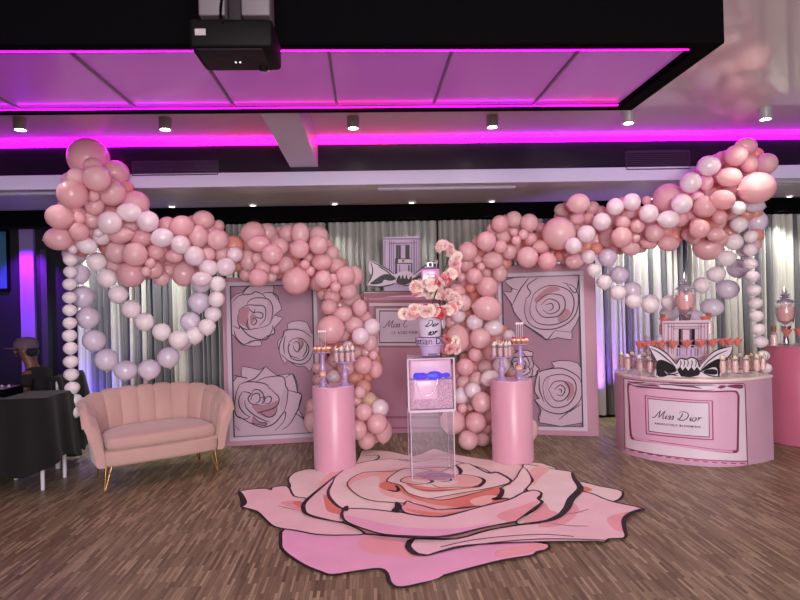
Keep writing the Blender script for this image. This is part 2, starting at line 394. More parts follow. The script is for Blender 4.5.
for i, px in enumerate((90, 172, 253, 335, 412, 492, 572, 652, 722, 790)):
    p = at(px, 212, 7.22); p.z = LOW; lab = 'small bright downlight at the black valance, %s from the left along the soffit' % ords[i]
    if i == 0: d0.location = p; d0['label'] = lab; d0['group'] = 'soffit downlights'
    else: dup(d0, p, 0, lab, 'soffit downlights')
    DOWN.append(p)
# slot vents in the soffit, grilles in the fascia
for (a, b, py), lab in zip(((378, 512, 189), (-60, 92, 195), (776, 860, 182)), ('long slot vent in the pale soffit above the bottle board', 'long slot vent in the pale soffit over the dark corner window', 'slot vent in the pale soffit behind the tallest balloons by the bar')):
    p, q = onz(a, py, LOW), onz(b, py, LOW)
    t = thing('slot_vent', lab, 'vent', ((p.x + q.x) / 2, p.y, LOW))
    w = (q.x - p.x) / 2
    bm = NB(); box(bm, -w, w, -0.035, -0.02, -0.012, 0); box(bm, -w, w, 0.02, 0.035, -0.012, 0); box(bm, -w, -w + 0.02, -0.02, 0.02, -0.012, 0); box(bm, w - 0.02, w, -0.02, 0.02, -0.012, 0); obj('frame', bm, M_trimw, t, False)
    bm = NB(); box(bm, -w + 0.02, w - 0.02, -0.02, 0.02, -0.004, 0); obj('slot', bm, M_black, t, False)
M_grille = mat('purple_grey_grille', rgb(62, 32, 72), rough=0.35, spec=0.5)
for (a, b, y0, y1), lab in zip(((132, 218, 160, 176), (626, 690, 150, 170)), ('dark purple air grille in the fascia above the loveseat garland', 'dark purple air grille in the fascia behind the bar garland')):
    p, q = at(a, y1, FASC), at(b, y0, FASC)
    t = thing('air_grille', lab, 'vent', ((p.x + q.x) / 2, FASC + 0.012, (p.z + q.z) / 2))
    w, hh = (q.x - p.x) / 2, (q.z - p.z) / 2
    bm = NB(); box(bm, -w, w, -0.012, 0, hh - 0.012, hh); box(bm, -w, w, -0.012, 0, -hh, -hh + 0.012); box(bm, -w, -w + 0.012, -0.012, 0, -hh, hh); box(bm, w - 0.012, w, -0.012, 0, -hh, hh); obj('frame', bm, M_grille, t, False)
    bm = NB()
    for k in range(9):
        z = -hh + 0.018 + k * (2 * hh - 0.036) / 8; box(bm, -w + 0.012, w - 0.012, -0.009, -0.003, z - 0.005, z + 0.005)
    obj('louvre', bm, M_grille, t, False)
# ------------------------------------------------------------------ curtains
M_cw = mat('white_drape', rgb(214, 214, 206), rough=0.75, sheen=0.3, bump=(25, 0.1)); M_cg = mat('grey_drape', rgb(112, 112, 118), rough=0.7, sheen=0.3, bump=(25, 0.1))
CY = 7.56; M_cm = mat('dimmed_drape', rgb(168, 168, 162), rough=0.75, sheen=0.3, bump=(25, 0.1))  # same drape, greyer: the weaker light mid-wall is put into its colour
edges = [76, 152, 226, 330, 440, 520, 597, 690, 768, 852]
where = ['behind the white balloon strings beside the dark corner', 'directly behind the loveseat backrest', 'behind the garland over the rose panel by the loveseat', 'behind the tall bottle cutout board', 'behind the flower spiral, beside the bottle board', 'behind the rose panel nearer the bar', 'just past the rose panel, behind the left end of the bar', 'behind the drink dispenser on the curved bar', 'behind the round pink table at the edge of the room']
rc = random.Random(11)
for k in range(9):
    x0, x1 = at(edges[k], 330, CY).x + 0.008, at(edges[k + 1], 330, CY).x - 0.008
    t = thing('curtain', 'pale pleated curtain hanging ' + where[k], 'curtain', ((x0 + x1) / 2, CY, 0), 0, 'pleated drapes along the back wall')
    prof = []; x = x0
    pleats = []
    while x < x1 - 0.03:
        w = min(rc.uniform(0.045, 0.105), x1 - x); pleats.append((x, w)); x += w
    bm = NB(); cols = []
    for j, (px_, w) in enumerate(pleats):
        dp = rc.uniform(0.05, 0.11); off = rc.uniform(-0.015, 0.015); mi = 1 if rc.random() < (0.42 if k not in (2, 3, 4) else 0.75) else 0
        for q in range(8):
            s = q / 7.0
            y = off + dp * (abs(2 * s - 1) ** 2.2) - 0.03
            cols.append((px_ + w * s * 0.985, y, mi))
    zs = [0.03, 0.35, 0.9, 1.5, 2.1, 2.57]
    grid = []
    for (px_, y, mi) in cols:
        col = []
        for z in zs:
            g = 0.75 + 0.25 * (z / 2.57 < 0.9) + 0.05 * math.sin(px_ * 9 + z * 2)
            col.append(bm.verts.new((px_ - (x0 + x1) / 2 + 0.008 * math.sin(px_ * 31 + z * 1.7), y * g, z)))
        grid.append((col, mi))
    for (a, ma), (b, mb) in zip(grid, grid[1:]):
        for i in range(len(zs) - 1):
            f = bm.faces.new((a[i], b[i], b[i + 1], a[i + 1])); f.material_index = ma
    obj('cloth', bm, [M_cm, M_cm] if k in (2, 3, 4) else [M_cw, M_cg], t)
    bm = NB(); xa, xb = -(x1 - x0) / 2, (x1 - x0) / 2
    tube(bm, [(xa, -0.0, 2.585), (xb, 0.0, 2.585)], 0.014); obj('rail', bm, M_black, t)
# ------------------------------------------------------------------ dark corner
M_pane = mat('dusk_glass', rgb(40, 70, 100), rough=0.15, emit=rgb(40, 80, 120), es=0.18)
YB = BACK - 0.001
def qd(a, b, y0, y1, Y=BACK):
    m = (y0 + y1) / 2; return at(a, m, Y).x, at(b, m, Y).x, at(a, y1, Y).z, at(b, y0, Y).z
x0, x1, z0, z1 = qd(-70, 9, 230, 292)
bm = NB()
for i in range(5):
    xx = x0 + (x1 - x0) * i / 4; box(bm, xx - 0.015, xx + 0.015, BACK - 0.03, BACK, z0, z1)
for i in range(2):
    zz = (z0, z1)[i]; box(bm, x0, x1, BACK - 0.03, BACK, zz - 0.02, zz + 0.02)
w1 = struct('window_1', bm, M_black)
bm = NB(); box(bm, x0, x1, BACK - 0.012, BACK - 0.004, z0, z1); struct('pane', bm, M_pane, w1)
x0, x1, z0, z1 = qd(19.5, 33.5, 229, 300, BACK - 0.05)
bm = NB(); box(bm, x0, x1, BACK - 0.05, BACK, 0, z1); struct('wall_pier', bm, mat('pale_pier', rgb(120, 100, 150), rough=0.6, bump=(20, 0.03)))
x0, x1, z0, z1 = qd(45, 51, 250, 320)
bm = NB(); box(bm, x0, x1, BACK - 0.1, BACK, 0, z1); struct('wall_post', bm, mat('grey_post', rgb(44, 44, 50), rough=0.6))
p = at(24, 232, 7.5)
t = thing('uplight_spot', 'small violet lamp above the pale pier in the dark corner', 'lamp', (p.x, 7.45, LOW - 0.0))
bm = NB(); box(bm, -0.03, 0.03, -0.02, 0.02, -0.17, 0.0, 0.006); obj('housing', bm, M_can, t)
bm = NB(); lathe(bm, [(0.0, -0.175), (0.02, -0.172)], 12, cap=False); obj('lamp', bm, emitter('violet_lens', rgb(150, 60, 255), 6), t)
# two floor lamps throwing violet light on the drapes
def floor_lamp_at(pos, lab):
    t = thing('floor_uplight', lab, 'lamp', pos, 0, 'violet floor uplights')
    bm = NB(); lathe(bm, [(0.05, 0.0), (0.06, 0.01), (0.06, 0.13), (0.052, 0.14)], 20); obj('housing', bm, M_black, t)
    bm = NB(); lathe(bm, [(0.0, 0.142), (0.045, 0.1415)], 20, cap=False); obj('lens', bm, bpy.data.materials['violet_lens'], t)
floor_lamp_at((at(586, 420, 7.2).x, 7.2, 0), 'black floor uplight hidden behind the rose panel near the bar')
floor_lamp_at((at(84, 430, 7.25).x, 7.25, 0), 'black floor uplight between loveseat and dark corner')
# ------------------------------------------------------------------ projector
pp = at(231, 47, 2.6); zb = pp.z
t = thing('projector', 'black projector hanging from the ceiling before the bulkhead', 'projector', (pp.x, 2.6, 0))
M_proj = mat('projector_black', rgb(5, 4, 6), spec=0.15, rough=0.6, bump=(80, 0.03)); M_projb = mat('projector_grey', rgb(34, 27, 34), spec=0.2, rough=0.6, bump=(80, 0.03))
bm = NB(); box(bm, -0.178, 0.178, 0.0, 0.27, zb, zb + 0.125, 0.018); obj('body', bm, M_proj, t)
bm = NB(); box(bm, -0.15, 0.13, 0.015, 0.25, zb - 0.004, zb + 0.001, 0.002); obj('bottom_panel', bm, M_projb, t)
bm = NB(); ball(bm, (-0.012, 0.15, zb - 0.005), 0.004); ball(bm, (0.008, 0.15, zb - 0.005), 0.004); obj('indicator_light', bm, emitter('led_white', (1, 1, 1, 1), 2), t)
bm = NB(); box(bm, -0.15, -0.105, -0.002, 0.002, zb + 0.05, zb + 0.078); obj('sticker', bm, M_can, t, False)
bm = NB(); lathe(bm, [(0.0, 0), (0.05, 0), (0.05, 0.02), (0.04, 0.03)], 20, M=Matrix.Rotation(-PI / 2, 3, 'X'), loc=(0.1, 0.265, zb + 0.05)); obj('lens', bm, M_chrome, t)
bm = NB(); lathe(bm, [(0.0, -0.014), (0.02, -0.014), (0.022, 0)], 14, loc=(0.1, 0.22, zb)); obj('foot', bm, M_proj, t)
bm = NB(); box(bm, -0.03, 0.03, 0.1, 0.15, zb + 0.12, CEIL, 0.006); obj('mount_pole', bm, M_projb, t)
M_brk = mat('bracket_white', rgb(92, 82, 90), rough=0.5)
for sx in (-1, 1):
    bm = NB(); box(bm, *( (-0.15, -0.035) if sx < 0 else (0.035, 0.16)), 0.06, 0.2, zb + 0.165, CEIL, 0.008); obj('mount_bracket', bm, M_brk, t)
bm = NB(); tube(bm, smooth_pts([(-0.03, 0.09, zb + 0.35), (-0.045, 0.06, zb + 0.25), (-0.05, 0.04, zb + 0.16), (-0.03, 0.0, zb + 0.1)], 5), 0.006); obj('cable', bm, M_black, t)
# ================================================================== rose panels, bottle board
M_line = mat('ink_black', rgb(18, 12, 20), rough=0.5)
M_pb = mat('dusty_pink_board', rgb(190, 140, 158), rough=0.5, noise=(4, rgb(182, 132, 152), 0.3))
M_pbd = mat('mauve_art_ground', rgb(164, 118, 138), rough=0.5, noise=(2.5, rgb(152, 110, 136), 0.3))
M_moul = mat('lavender_moulding', rgb(206, 186, 206), rough=0.4, noise=(5, rgb(198, 178, 200), 0.3))
M_pet = [mat('petal_print', rgb(192, 162, 180), rough=0.5), mat('petal_print_light', rgb(202, 174, 190), rough=0.5), mat('petal_print_deep', rgb(182, 150, 170), rough=0.5), mat('petal_print_rose', rgb(168, 114, 130), rough=0.5)]
def petal_pts(cu, cv, R, th, w, ri, ro, rr, tip):
    out = []
    n = 9
    for i in range(n + 1):
        s = i / n; a = th - w + 2 * w * s
        e = 1 - abs(2 * s - 1) ** 3
        r = ri + (ro - ri) * (0.45 + 0.55 * e) * (1 + rr.uniform(-0.035, 0.035))
        if abs(s - tip) < 0.07: r *= 1.10
        out.append((cu + R * r * math.cos(a), cv + R * r * math.sin(a)))
    a0 = th + w * 0.75; a1 = th - w * 0.75
    out.append((cu + R * ri * math.cos(a0), cv + R * ri * math.sin(a0))); out.append((cu + R * ri * 0.8 * math.cos(th), cv + R * ri * 0.8 * math.sin(th))); out.append((cu + R * ri * math.cos(a1), cv + R * ri * math.sin(a1)))
    return out
def rose_art(art, cu, cv, R, rot, seed, lw):
    rr = random.Random(seed)
    for ring, (n, ri, ro, w) in enumerate(((5, 0.45, 1.02, 0.62), (5, 0.35, 0.83, 0.78), (4, 0.25, 0.62, 0.9), (3, 0.14, 0.43, 1.05), (3, 0.05, 0.27, 1.1))):
        if ring == 3:
            art.fill([(cu + R * 0.45 * math.cos(a * PI / 6) * 1.0, cv + R * 0.40 * math.sin(a * PI / 6)) for a in range(12)], M_pet[3])
        order = list(range(n)); 
        for k in order:
            th = rot + ring * 0.7 + k * 2 * PI / n + rr.uniform(-0.12, 0.12)
            p = petal_pts(cu, cv, R, th, w * rr.uniform(0.9, 1.08), ri, ro * rr.uniform(0.92, 1.06), rr, rr.uniform(0.3, 0.7))
            art.fill(p, M_pet[rr.choice((0, 0, 1, 2)) if ring < 4 else 1], 3)
            q = smooth_pts(p, 3, True)
            art.stroke(q[:len(q) - 6], lambda t: lw * (0.7 + 0.7 * math.sin(t * PI)), M_line, 0)
            if ring in (1, 2, 3) and rr.random() < 0.55:     # a dark fold between petals
                a = th + rr.uniform(-0.3, 0.3)
                art.fill(petal_pts(cu, cv, R, a, 0.26, ri * 0.9, ri * 1.35, rr, 2), M_pet[3], 3)
            if rr.random() < 0.6:
                a = th + rr.uniform(-0.3, 0.3); r0 = ri + (ro - ri) * 0.35; r1 = ri + (ro - ri) * 0.75
                art.stroke([(cu + R * r0 * math.cos(a), cv + R * r0 * math.sin(a)), (cu + R * r1 * math.cos(a + 0.05), cv + R * r1 * math.sin(a + 0.05))], lw * 0.45, M_line, 0, taper=True)
    art.stroke([(cu + R * 0.03 * t * math.cos(t * 1.5 + rot), cv + R * 0.03 * t * math.sin(t * 1.5 + rot)) for t in range(1, 7)], lw, M_line, 4, taper=True)
def rose_trace(art, pl, x0, y0, k, sil, strokes, deep, lw=0.009):
    f = lambda p: pl.uv(x0 + p[0] / k, y0 + p[1] / k)
    art.fill([f(p) for p in sil], M_pet[0], 2)
    for i, d in enumerate(deep): art.fill([f(p) for p in d], M_pet[3 if i % 2 == 0 else 2], 3)
    art.stroke([f(p) for p in sil], lw * 0.9, M_line, 2, closed=True)
    for q in strokes: art.stroke([f(p) for p in q], lambda t: lw * (0.6 + 0.8 * math.sin(PI * t)), M_line, 5)
TR_A = (220, 350, 6.0, [(80, 190), (130, 160), (135, 97), (245, 120), (275, 97), (345, 152), (435, 142), (465, 250), (490, 270), (470, 350), (510, 420), (520, 520), (80, 520)],
 [[(85, 150), (165, 168), (130, 160)], [(160, 188), (215, 165), (275, 97)], [(215, 190), (270, 165), (345, 155), (385, 165), (395, 215), (408, 240), (400, 320), (385, 370)], [(395, 165), (435, 142), (460, 190), (468, 250)], [(408, 240), (450, 250), (490, 270), (470, 350), (420, 440), (375, 475)], [(120, 205), (160, 190), (215, 190), (280, 205), (300, 235)], [(120, 205), (100, 255), (90, 330), (100, 390), (150, 412), (180, 400)], [(135, 250), (115, 290), (120, 340), (150, 380), (185, 400)], [(135, 250), (160, 250), (185, 262), (170, 290), (190, 320), (240, 325)], [(190, 265), (205, 238), (240, 240), (265, 275), (255, 310)], [(185, 300), (200, 265), (235, 260), (240, 300), (215, 318)], [(245, 285), (270, 280), (265, 310), (250, 320)], [(275, 290), (290, 275), (310, 285), (300, 315), (270, 320)], [(300, 225), (330, 255), (355, 285), (345, 330), (300, 355), (240, 370), (225, 378)], [(240, 370), (290, 400), (330, 385), (345, 345)], [(150, 300), (160, 345), (210, 390), (270, 420), (300, 430)], [(200, 395), (240, 430), (280, 435), (265, 450), (190, 435)], [(100, 390), (130, 405), (185, 435), (260, 460), (330, 435), (385, 370), (395, 385), (380, 430), (330, 480)], [(95, 450), (120, 480)], [(450, 375), (500, 410), (515, 465)]],
 [[(190, 325), (240, 328), (300, 322), (345, 300), (345, 338), (330, 385), (290, 405), (240, 388), (210, 360)], [(395, 215), (408, 240), (400, 320), (380, 370), (360, 340), (372, 270)], [(200, 400), (240, 430), (275, 436), (262, 450), (195, 436)]])
TR_B = (220, 270, 6.667, [(75, 190), (150, 150), (200, 100), (350, 90), (355, 160), (390, 200), (410, 265), (360, 300), (420, 320), (365, 380), (365, 420), (300, 450), (270, 470), (275, 505), (150, 500), (95, 440), (75, 400)],
 [[(150, 165), (175, 125), (210, 100)], [(90, 210), (130, 170), (210, 160), (235, 145), (280, 160), (310, 190)], [(285, 155), (340, 150), (385, 175), (395, 220)], [(180, 230), (200, 200), (250, 185), (320, 195), (350, 240), (350, 300), (330, 360), (270, 385)], [(130, 265), (180, 235), (240, 235), (290, 240), (305, 270), (300, 330), (260, 370)], [(120, 300), (125, 360), (175, 395), (270, 385)], [(130, 265), (120, 310)], [(190, 320), (180, 370), (200, 395)], [(195, 260), (225, 285), (235, 260)], [(225, 290), (250, 280), (285, 290), (280, 320), (245, 315), (225, 300)], [(215, 330), (235, 320), (245, 345), (225, 365), (205, 350)], [(85, 370), (130, 390), (135, 375), (200, 440), (300, 465), (340, 420), (355, 370)], [(95, 405), (110, 450), (160, 495), (215, 465)], [(190, 490), (230, 470), (275, 470)], [(345, 330), (370, 300)], [(310, 440), (365, 420), (350, 370)]],
 [[(130, 270), (195, 245), (185, 330), (200, 385), (160, 370), (125, 345)], [(320, 200), (350, 240), (350, 300), (325, 350), (310, 280)], [(215, 290), (235, 330), (210, 355), (200, 320)]])
TR_C = (220, 270, 6.667, [(385, 475), (425, 435), (430, 405), (455, 400), (450, 360), (505, 340), (580, 350), (610, 420), (660, 440), (660, 640), (615, 650), (595, 680), (570, 645), (510, 640), (450, 600), (440, 625), (415, 600), (395, 540)],
 [[(420, 440), (430, 405), (500, 395), (560, 410), (610, 450)], [(425, 435), (400, 490), (395, 540)], [(460, 480), (500, 455), (550, 460), (590, 510), (585, 560), (545, 600), (480, 590), (455, 530), (460, 480)], [(470, 490), (455, 520), (470, 570), (530, 590)], [(490, 490), (510, 475), (530, 500), (520, 545), (495, 530), (490, 500)], [(550, 470), (552, 500), (520, 545)], [(580, 490), (575, 540), (550, 580)], [(410, 560), (450, 600), (510, 625), (560, 625), (600, 590), (620, 540)], [(435, 440), (425, 500), (430, 560)]],
 [[(515, 455), (550, 465), (555, 500), (525, 545), (530, 495)], [(560, 480), (585, 520), (560, 580), (570, 520)]])
TR_D = (490, 260, 3.336, [(50, 68), (140, 52), (298, 52), (300, 180), (272, 235), (272, 265), (225, 258), (190, 265), (140, 232), (110, 210), (80, 172), (72, 145), (45, 106), (66, 108), (75, 95)],
 [[(130, 60), (100, 100), (75, 150)], [(160, 60), (125, 85), (135, 110), (120, 130)], [(120, 130), (115, 170), (130, 210), (170, 230), (230, 225), (280, 190), (295, 130), (280, 90), (240, 75)], [(135, 150), (150, 110), (200, 85), (260, 100), (280, 140), (265, 190), (215, 215), (160, 210), (135, 180), (135, 150)], [(155, 140), (190, 115), (240, 120), (250, 155), (230, 185), (180, 190), (155, 165), (155, 140)], [(170, 150), (195, 130), (225, 140), (230, 165), (200, 180), (175, 165)], [(185, 150), (205, 145), (210, 160), (195, 170)], [(110, 210), (170, 250), (190, 265), (215, 235)], [(215, 235), (270, 240)], [(255, 80), (285, 110), (295, 60)], [(75, 95), (95, 100)]],
 [[(150, 128), (200, 88), (235, 98), (200, 112), (160, 142)], [(120, 130), (115, 170), (130, 205), (140, 190), (132, 150)], [(250, 160), (268, 178), (235, 208), (225, 190)]])
TR_E = (490, 260, 3.336, [(215, 355), (205, 340), (265, 335), (312, 372), (312, 540), (165, 540), (172, 500), (148, 465), (165, 460), (150, 440), (150, 420), (160, 375), (185, 365)],
 [[(160, 375), (185, 365), (240, 360), (290, 385), (305, 410)], [(175, 420), (190, 390), (240, 380), (280, 400), (285, 440), (260, 480), (215, 490), (185, 465), (175, 420)], [(195, 430), (215, 405), (250, 405), (265, 435), (245, 465), (215, 465), (195, 430)], [(215, 430), (235, 415), (250, 430), (240, 450), (222, 448)], [(228, 430), (238, 432), (236, 442)], [(150, 465), (185, 500), (240, 510), (290, 480), (305, 450)], [(170, 500), (165, 535)], [(230, 530), (260, 505), (270, 500), (300, 480)], [(165, 385), (165, 430), (180, 470)]],
 [[(245, 405), (275, 410), (280, 445), (255, 470), (262, 435)], [(185, 400), (200, 390), (190, 430), (200, 465), (185, 455)]])
def rose_panel(c0, c1, xl, xr, ytop, fl, fr, ft, fb, label, roses):
    """c0, c1: bottom corners in the photo seen on the floor; xl..xr: horizontal reach; frame sides in the photo."""
    p, q = onz(*c0), onz(*c1); u = (q - p); u.z = 0; u.normalize()
    pl = Plane((p.x, p.y, 0), u, (0, 0, 1))
    uL, uR = pl.uv(xl, 350)[0], pl.uv(xr, 350)[0]; vT = pl.uv((xl + xr) / 2, ytop)[1]
    mid = pl.to((uL + uR) / 2, 0, 0); rz = math.atan2(u.y, u.x); W = (uR - uL) / 2; mu = (uL + uR) / 2
    t = thing('floral_backdrop', label, 'backdrop panel', mid, rz)
    bm = NB(); box(bm, -W, W, 0.0, 0.09, 0, vT, 0.006); obj('board', bm, M_pb, t, False)
    a, b = pl.uv(fl, 350)[0] - mu, pl.uv(fr, 350)[0] - mu; v0, v1 = pl.uv((fl + fr) / 2, fb)[1], pl.uv((fl + fr) / 2, ft)[1]; m = 0.045
    bm = NB()
    for x0, x1, z0, z1 in ((a, b, v0, v0 + m), (a, b, v1 - m, v1), (a, a + m, v0 + m, v1 - m), (b - m, b, v0 + m, v1 - m)): box(bm, x0, x1, -0.016, 0.0, z0, z1, 0.004)
    obj('moulding', bm, M_moul, t, False)
    art = Art(pl); a += mu; b += mu
    art.fill([(a + m, v0 + m), (b - m, v0 + m), (b - m, v1 - m), (a + m, v1 - m)], M_pbd, 0)
    for r in roses:
        if len(r) == 6: rose_trace(art, pl, *r); continue
        px, py, rpx, rot, sd = r
        cu, cv = pl.uv(px, py); R = pl.uv(px + rpx, py)[0] - cu
        rose_art(art, cu, cv, R, rot, sd, 0.0085)
    e = 0.0
    art.clip(a + m + e, b - m - e, v0 + m + e, v1 - m - e)
    art.stroke([(a + m + .008, v0 + m + .008), (b - m - .008, v0 + m + .008), (b - m - .008, v1 - m - .008), (a + m + .008, v1 - m - .008)], 0.014, M_line, 0, closed=True)
    art.build('rose_print', t)
    return t
rose_panel((222, 447), (312, 442), 223, 327, 277, 227.5, 318.5, 281, 439, 'pink panel with three line-drawn roses standing behind the loveseat arm', [TR_C, TR_B, TR_A])
rose_panel((533, 435), (596, 436.5), 497, 597, 264, 499.5, 585.5, 272, 430, 'pink panel with line-drawn roses standing between the balloon arch and the bar', [(520, 366, 17, 0.9, 15), TR_D, TR_E])
# ---- tall bottle cutout board
M_bp = mat('bottle_pink_print', rgb(190, 128, 150), rough=0.45, noise=(3, rgb(178, 118, 146), 0.3)); M_bp2 = mat('bottle_rose_print', rgb(152, 78, 100), rough=0.45); M_bp3 = mat('bottle_pale_print', rgb(214, 186, 200), rough=0.45)
M_lab = mat('label_lilac', rgb(206, 186, 204), rough=0.5); M_glassprint = mat('cap_print_lilac', rgb(196, 170, 206), rough=0.45); M_greyp = mat('print_grey', rgb(110, 92, 116), rough=0.5)
M_bow = mat('bow_white', rgb(222, 206, 220), rough=0.5)
BY = at(400, 432, 7.1).y
pl = Plane((at(403, 400, 7.1).x, 7.1, 0), (1, 0, 0), (0, 0, 1))
def U(px, py): return pl.uv(px, py)
t = thing('bottle_board', 'tall pink cutout board shaped like a perfume bottle with a black and white bow', 'backdrop panel', (pl.o.x, 7.1, 0))
bl = U(362.5, 300)[0]; br = -bl; vb = U(403, 291)[1]
bm = NB()
out = [(bl, 0), (br, 0), (br, vb - 0.05), (br - 0.03, vb), (bl + 0.03, vb), (bl, vb - 0.05)]
a_ = [bm.verts.new((x, 0, z)) for x, z in out]; b_ = [bm.verts.new((x, 0.04, z)) for x, z in out]
bm.faces.new(a_); bm.faces.new(b_[::-1])
for i in range(6): bm.faces.new((a_[i], b_[i], b_[(i + 1) % 6], a_[(i + 1) % 6]))
obj('bottle_body', bm, M_bp, t, False)
bm = NB(); n0 = U(383, 237); n1 = U(421, 290)
box(bm, n0[0], n1[0], 0.0, 0.04, vb - 0.01, n0[1]); obj('bottle_neck', bm, M_glassprint, t, False)
art = Art(pl)
# body edge lines, bevels, label
def R4(a, b, c, d): return [U(a, d), U(c, d), U(c, b), U(a, b)]
def rectart(x0, y0, x1, y1, m): art.fill([U(x0, y1), U(x1, y1), U(x1, y0), U(x0, y0)], m, 0)
rectart(363, 292, 443, 297, M_bp3); art.fill([U(366, 293), U(443, 292), U(443, 295), U(400, 295.5), U(376, 298), U(365, 297)], M_bp2)
rectart(365, 300, 441, 303, M_bp2); rectart(367.5, 303, 439, 306, M_bp3)
rectart(367, 298, 369, 425, M_bp2); rectart(438, 298, 440, 425, M_bp2); rectart(370, 416, 438, 418.5, M_bp2); rectart(364, 427, 443, 428.6, M_bp2)
rectart(374.5, 307, 431.5, 346.5, M_bp2); rectart(376, 308.5, 430, 345.5, M_bp3)
art.stroke([U(379.5, 311), U(427, 311), U(427, 342.5), U(379.5, 342.5)], 0.016, M_line, 0, closed=True)
rectart(380, 311.5, 426.5, 342, M_lab)
art.stroke([U(374, 306.5), U(432, 306.5), U(432, 347), U(374, 347)], 0.007, M_line, 0, closed=True)
art.stroke([U(363, 291.5), U(443, 291.5)], 0.012, M_line, 0); art.stroke([U(363.2, 292), U(363.2, 432)], 0.01, M_line, 0)
sz = U(382, 319)[1] - U(382, 326.5)[1]
u0, v0 = U(385, 327.5); script(art, 'Miss C', u0, v0, sz, M_line, 0.008)
u0, v0 = U(391, 334.3); art.text('15 AND FABULOUS', u0, v0, 0.05, M_line, 'LEFT', 1.15)
# neck lines and cap
for x, w in ((385, .008), (389.5, .012), (391.5, .006), (393.5, .006), (411.5, .006), (414, .012), (416.5, .006), (419, .008)): art.stroke([U(x, 241 if x < 412 else 240), U(x + (0.6 if x > 403 else -0.3) * 0, 285)], w, M_greyp, 0)
art.stroke([U(383, 239), U(421, 239)], 0.012, M_greyp, 0); art.stroke([U(389, 243.5), U(417, 243)], 0.009, M_greyp, 0)
rectart(396, 245, 409.5, 259, M_greyp); rectart(401, 245.5, 405, 259, M_glassprint); rectart(396, 245, 398, 259, M_line); rectart(405.5, 245, 409.5, 259, M_line); rectart(398.6, 245, 400.2, 259, M_line)
rectart(395, 259, 411.5, 263, M_bp3); rectart(395, 259.2, 398, 263, M_line); rectart(402, 260, 404, 262, M_line); art.stroke([U(395, 259), U(411.5, 259)], .01, M_line, 0)
rectart(394.5, 263, 412, 274, M_glassprint); art.stroke([U(395, 263.5), U(411.8, 263.5)], .012, M_line, 0); rectart(395, 264, 397, 274, M_line); rectart(408, 265, 409.5, 272, M_line); rectart(410.8, 264, 412, 274, M_line); rectart(399, 265, 400, 273, M_greyp)
art.build('print', t)
# bow: its own layer of board
art = Art(pl, base=0.0505)
bm = NB()
def slab(pts, m, name):
    P = smooth_pts([U(*p) for p in pts], 4, True)
    bm = NB()
    f = [bm.verts.new((x, -0.05, z)) for x, z in P]; k = [bm.verts.new((x, -0.002, z)) for x, z in P]
    for tr in tessellate_polygon([[Vector((x, z, 0)) for x, z in P]]): bm.faces.new([f[i] for i in tr]); bm.faces.new([k[i] for i in tr[::-1]])
    for i in range(len(P)): bm.faces.new((f[i], f[(i + 1) % len(P)], k[(i + 1) % len(P)], k[i]))
    return obj(name, bm, m, t, False)
BW = [(370.5, 261), (380, 265), (388, 269.5), (394, 274.5), (399, 272.5), (404, 271), (410, 272), (414, 275), (420, 269.5), (428, 264), (437, 260), (436, 270), (438, 285), (428, 285), (418, 282), (410, 285), (402, 286), (396, 283), (388, 285.5), (378, 287), (366, 285.5), (371, 277), (369, 270)]
slab(BW, M_bow, 'bow')
for pts in ([(370, 284), (376, 279), (384, 274.5), (391, 275), (396, 279), (390, 281), (384, 280), (382, 283), (376, 284.5)], [(396, 281), (399, 275.5), (401, 279), (402, 275), (404.5, 279), (406, 275), (408, 279.5), (411, 276), (411, 282), (404, 285.2), (398, 284)], [(412, 279), (419, 275), (427, 268), (435, 264), (434, 272), (427, 277), (420, 279), (414, 281.5)]): art.fill([U(*p) for p in pts], M_line)
for pts in ([(370.5, 261.5), (380, 266), (388, 270), (394, 275)], [(370.5, 262), (372.5, 270), (371, 278), (366, 285.5)], [(366, 285.5), (378, 287), (388, 285.5), (396, 283)], [(414, 275), (420, 269.5), (428, 264), (437, 260.5)], [(378, 266.5), (386, 271), (392, 276)], [(415, 277), (424, 270), (432, 265)], [(402, 286), (410, 285), (418, 282), (428, 284.5)]):
    art.stroke([U(*p) for p in pts], 0.015, M_line, taper=True)
art.build('bow_print', t)
# ================================================================== rose decal on the floor
M_r = {k: mat('decal_' + k, rgb(*c), rough=0.42, noise=(3.5, rgb(*[min(255, int(x * 1.05) + 3) for x in c]), 0.25)) for k, c in dict(cream=(246, 224, 218), pink=(244, 206, 208), lilac=(238, 178, 206), peach=(246, 192, 180), salmon=(226, 128, 110), rose=(238, 170, 174)).items()}
fl = Plane((0, 0, 0), (1, 0, 0), (0, 1, 0))
def D(p): return fl.uv(230 + p[0] / 3.752, 440 + p[1] / 3.752)
art = Art(fl, step=0.0004, base=0.0012)
def pet(pts, m, line=0.014, lines=None, sm=3):
    art.fill([D(p) for p in pts], M_r[m], sm)
    if line: art.stroke([D(p) for p in pts], line, M_line, sm, closed=True)
def ln(pts, w=0.02, tp=True): art.stroke([D(p) for p in pts], w, M_line, 5, taper=tp)
art.fill([D(p) for p in [(420, 110), (800, 60), (1230, 120), (1290, 260), (1200, 335), (1000, 385), (700, 392), (450, 355), (330, 300), (300, 200)]], M_r['pink'])
pet([(485, 62), (511, 39), (600, 43), (691, 60), (764, 34), (825, 50), (978, 76), (1143, 85), (1190, 95), (1233, 122), (1233, 250), (480, 250)], 'cream', 0.012)
ln([(470, 105), (520, 85), (556, 70), (552, 58), (500, 60)], 0.02); ln([(540, 100), (640, 72), (700, 85), (800, 70)], 0.012)
pet([(1305, 158), (1390, 175), (1474, 195), (1443, 232), (1348, 208), (1300, 200)], 'cream', 0.02); art.fill([D(p) for p in [(1308, 176), (1340, 178), (1360, 190), (1330, 196), (1312, 192)]], M_r['salmon'])
pet([(300, 110), (240, 125), (218, 150), (226, 175), (216, 198), (240, 215), (290, 226), (345, 190), (410, 145), (430, 118), (365, 122)], 'cream', 0.018)
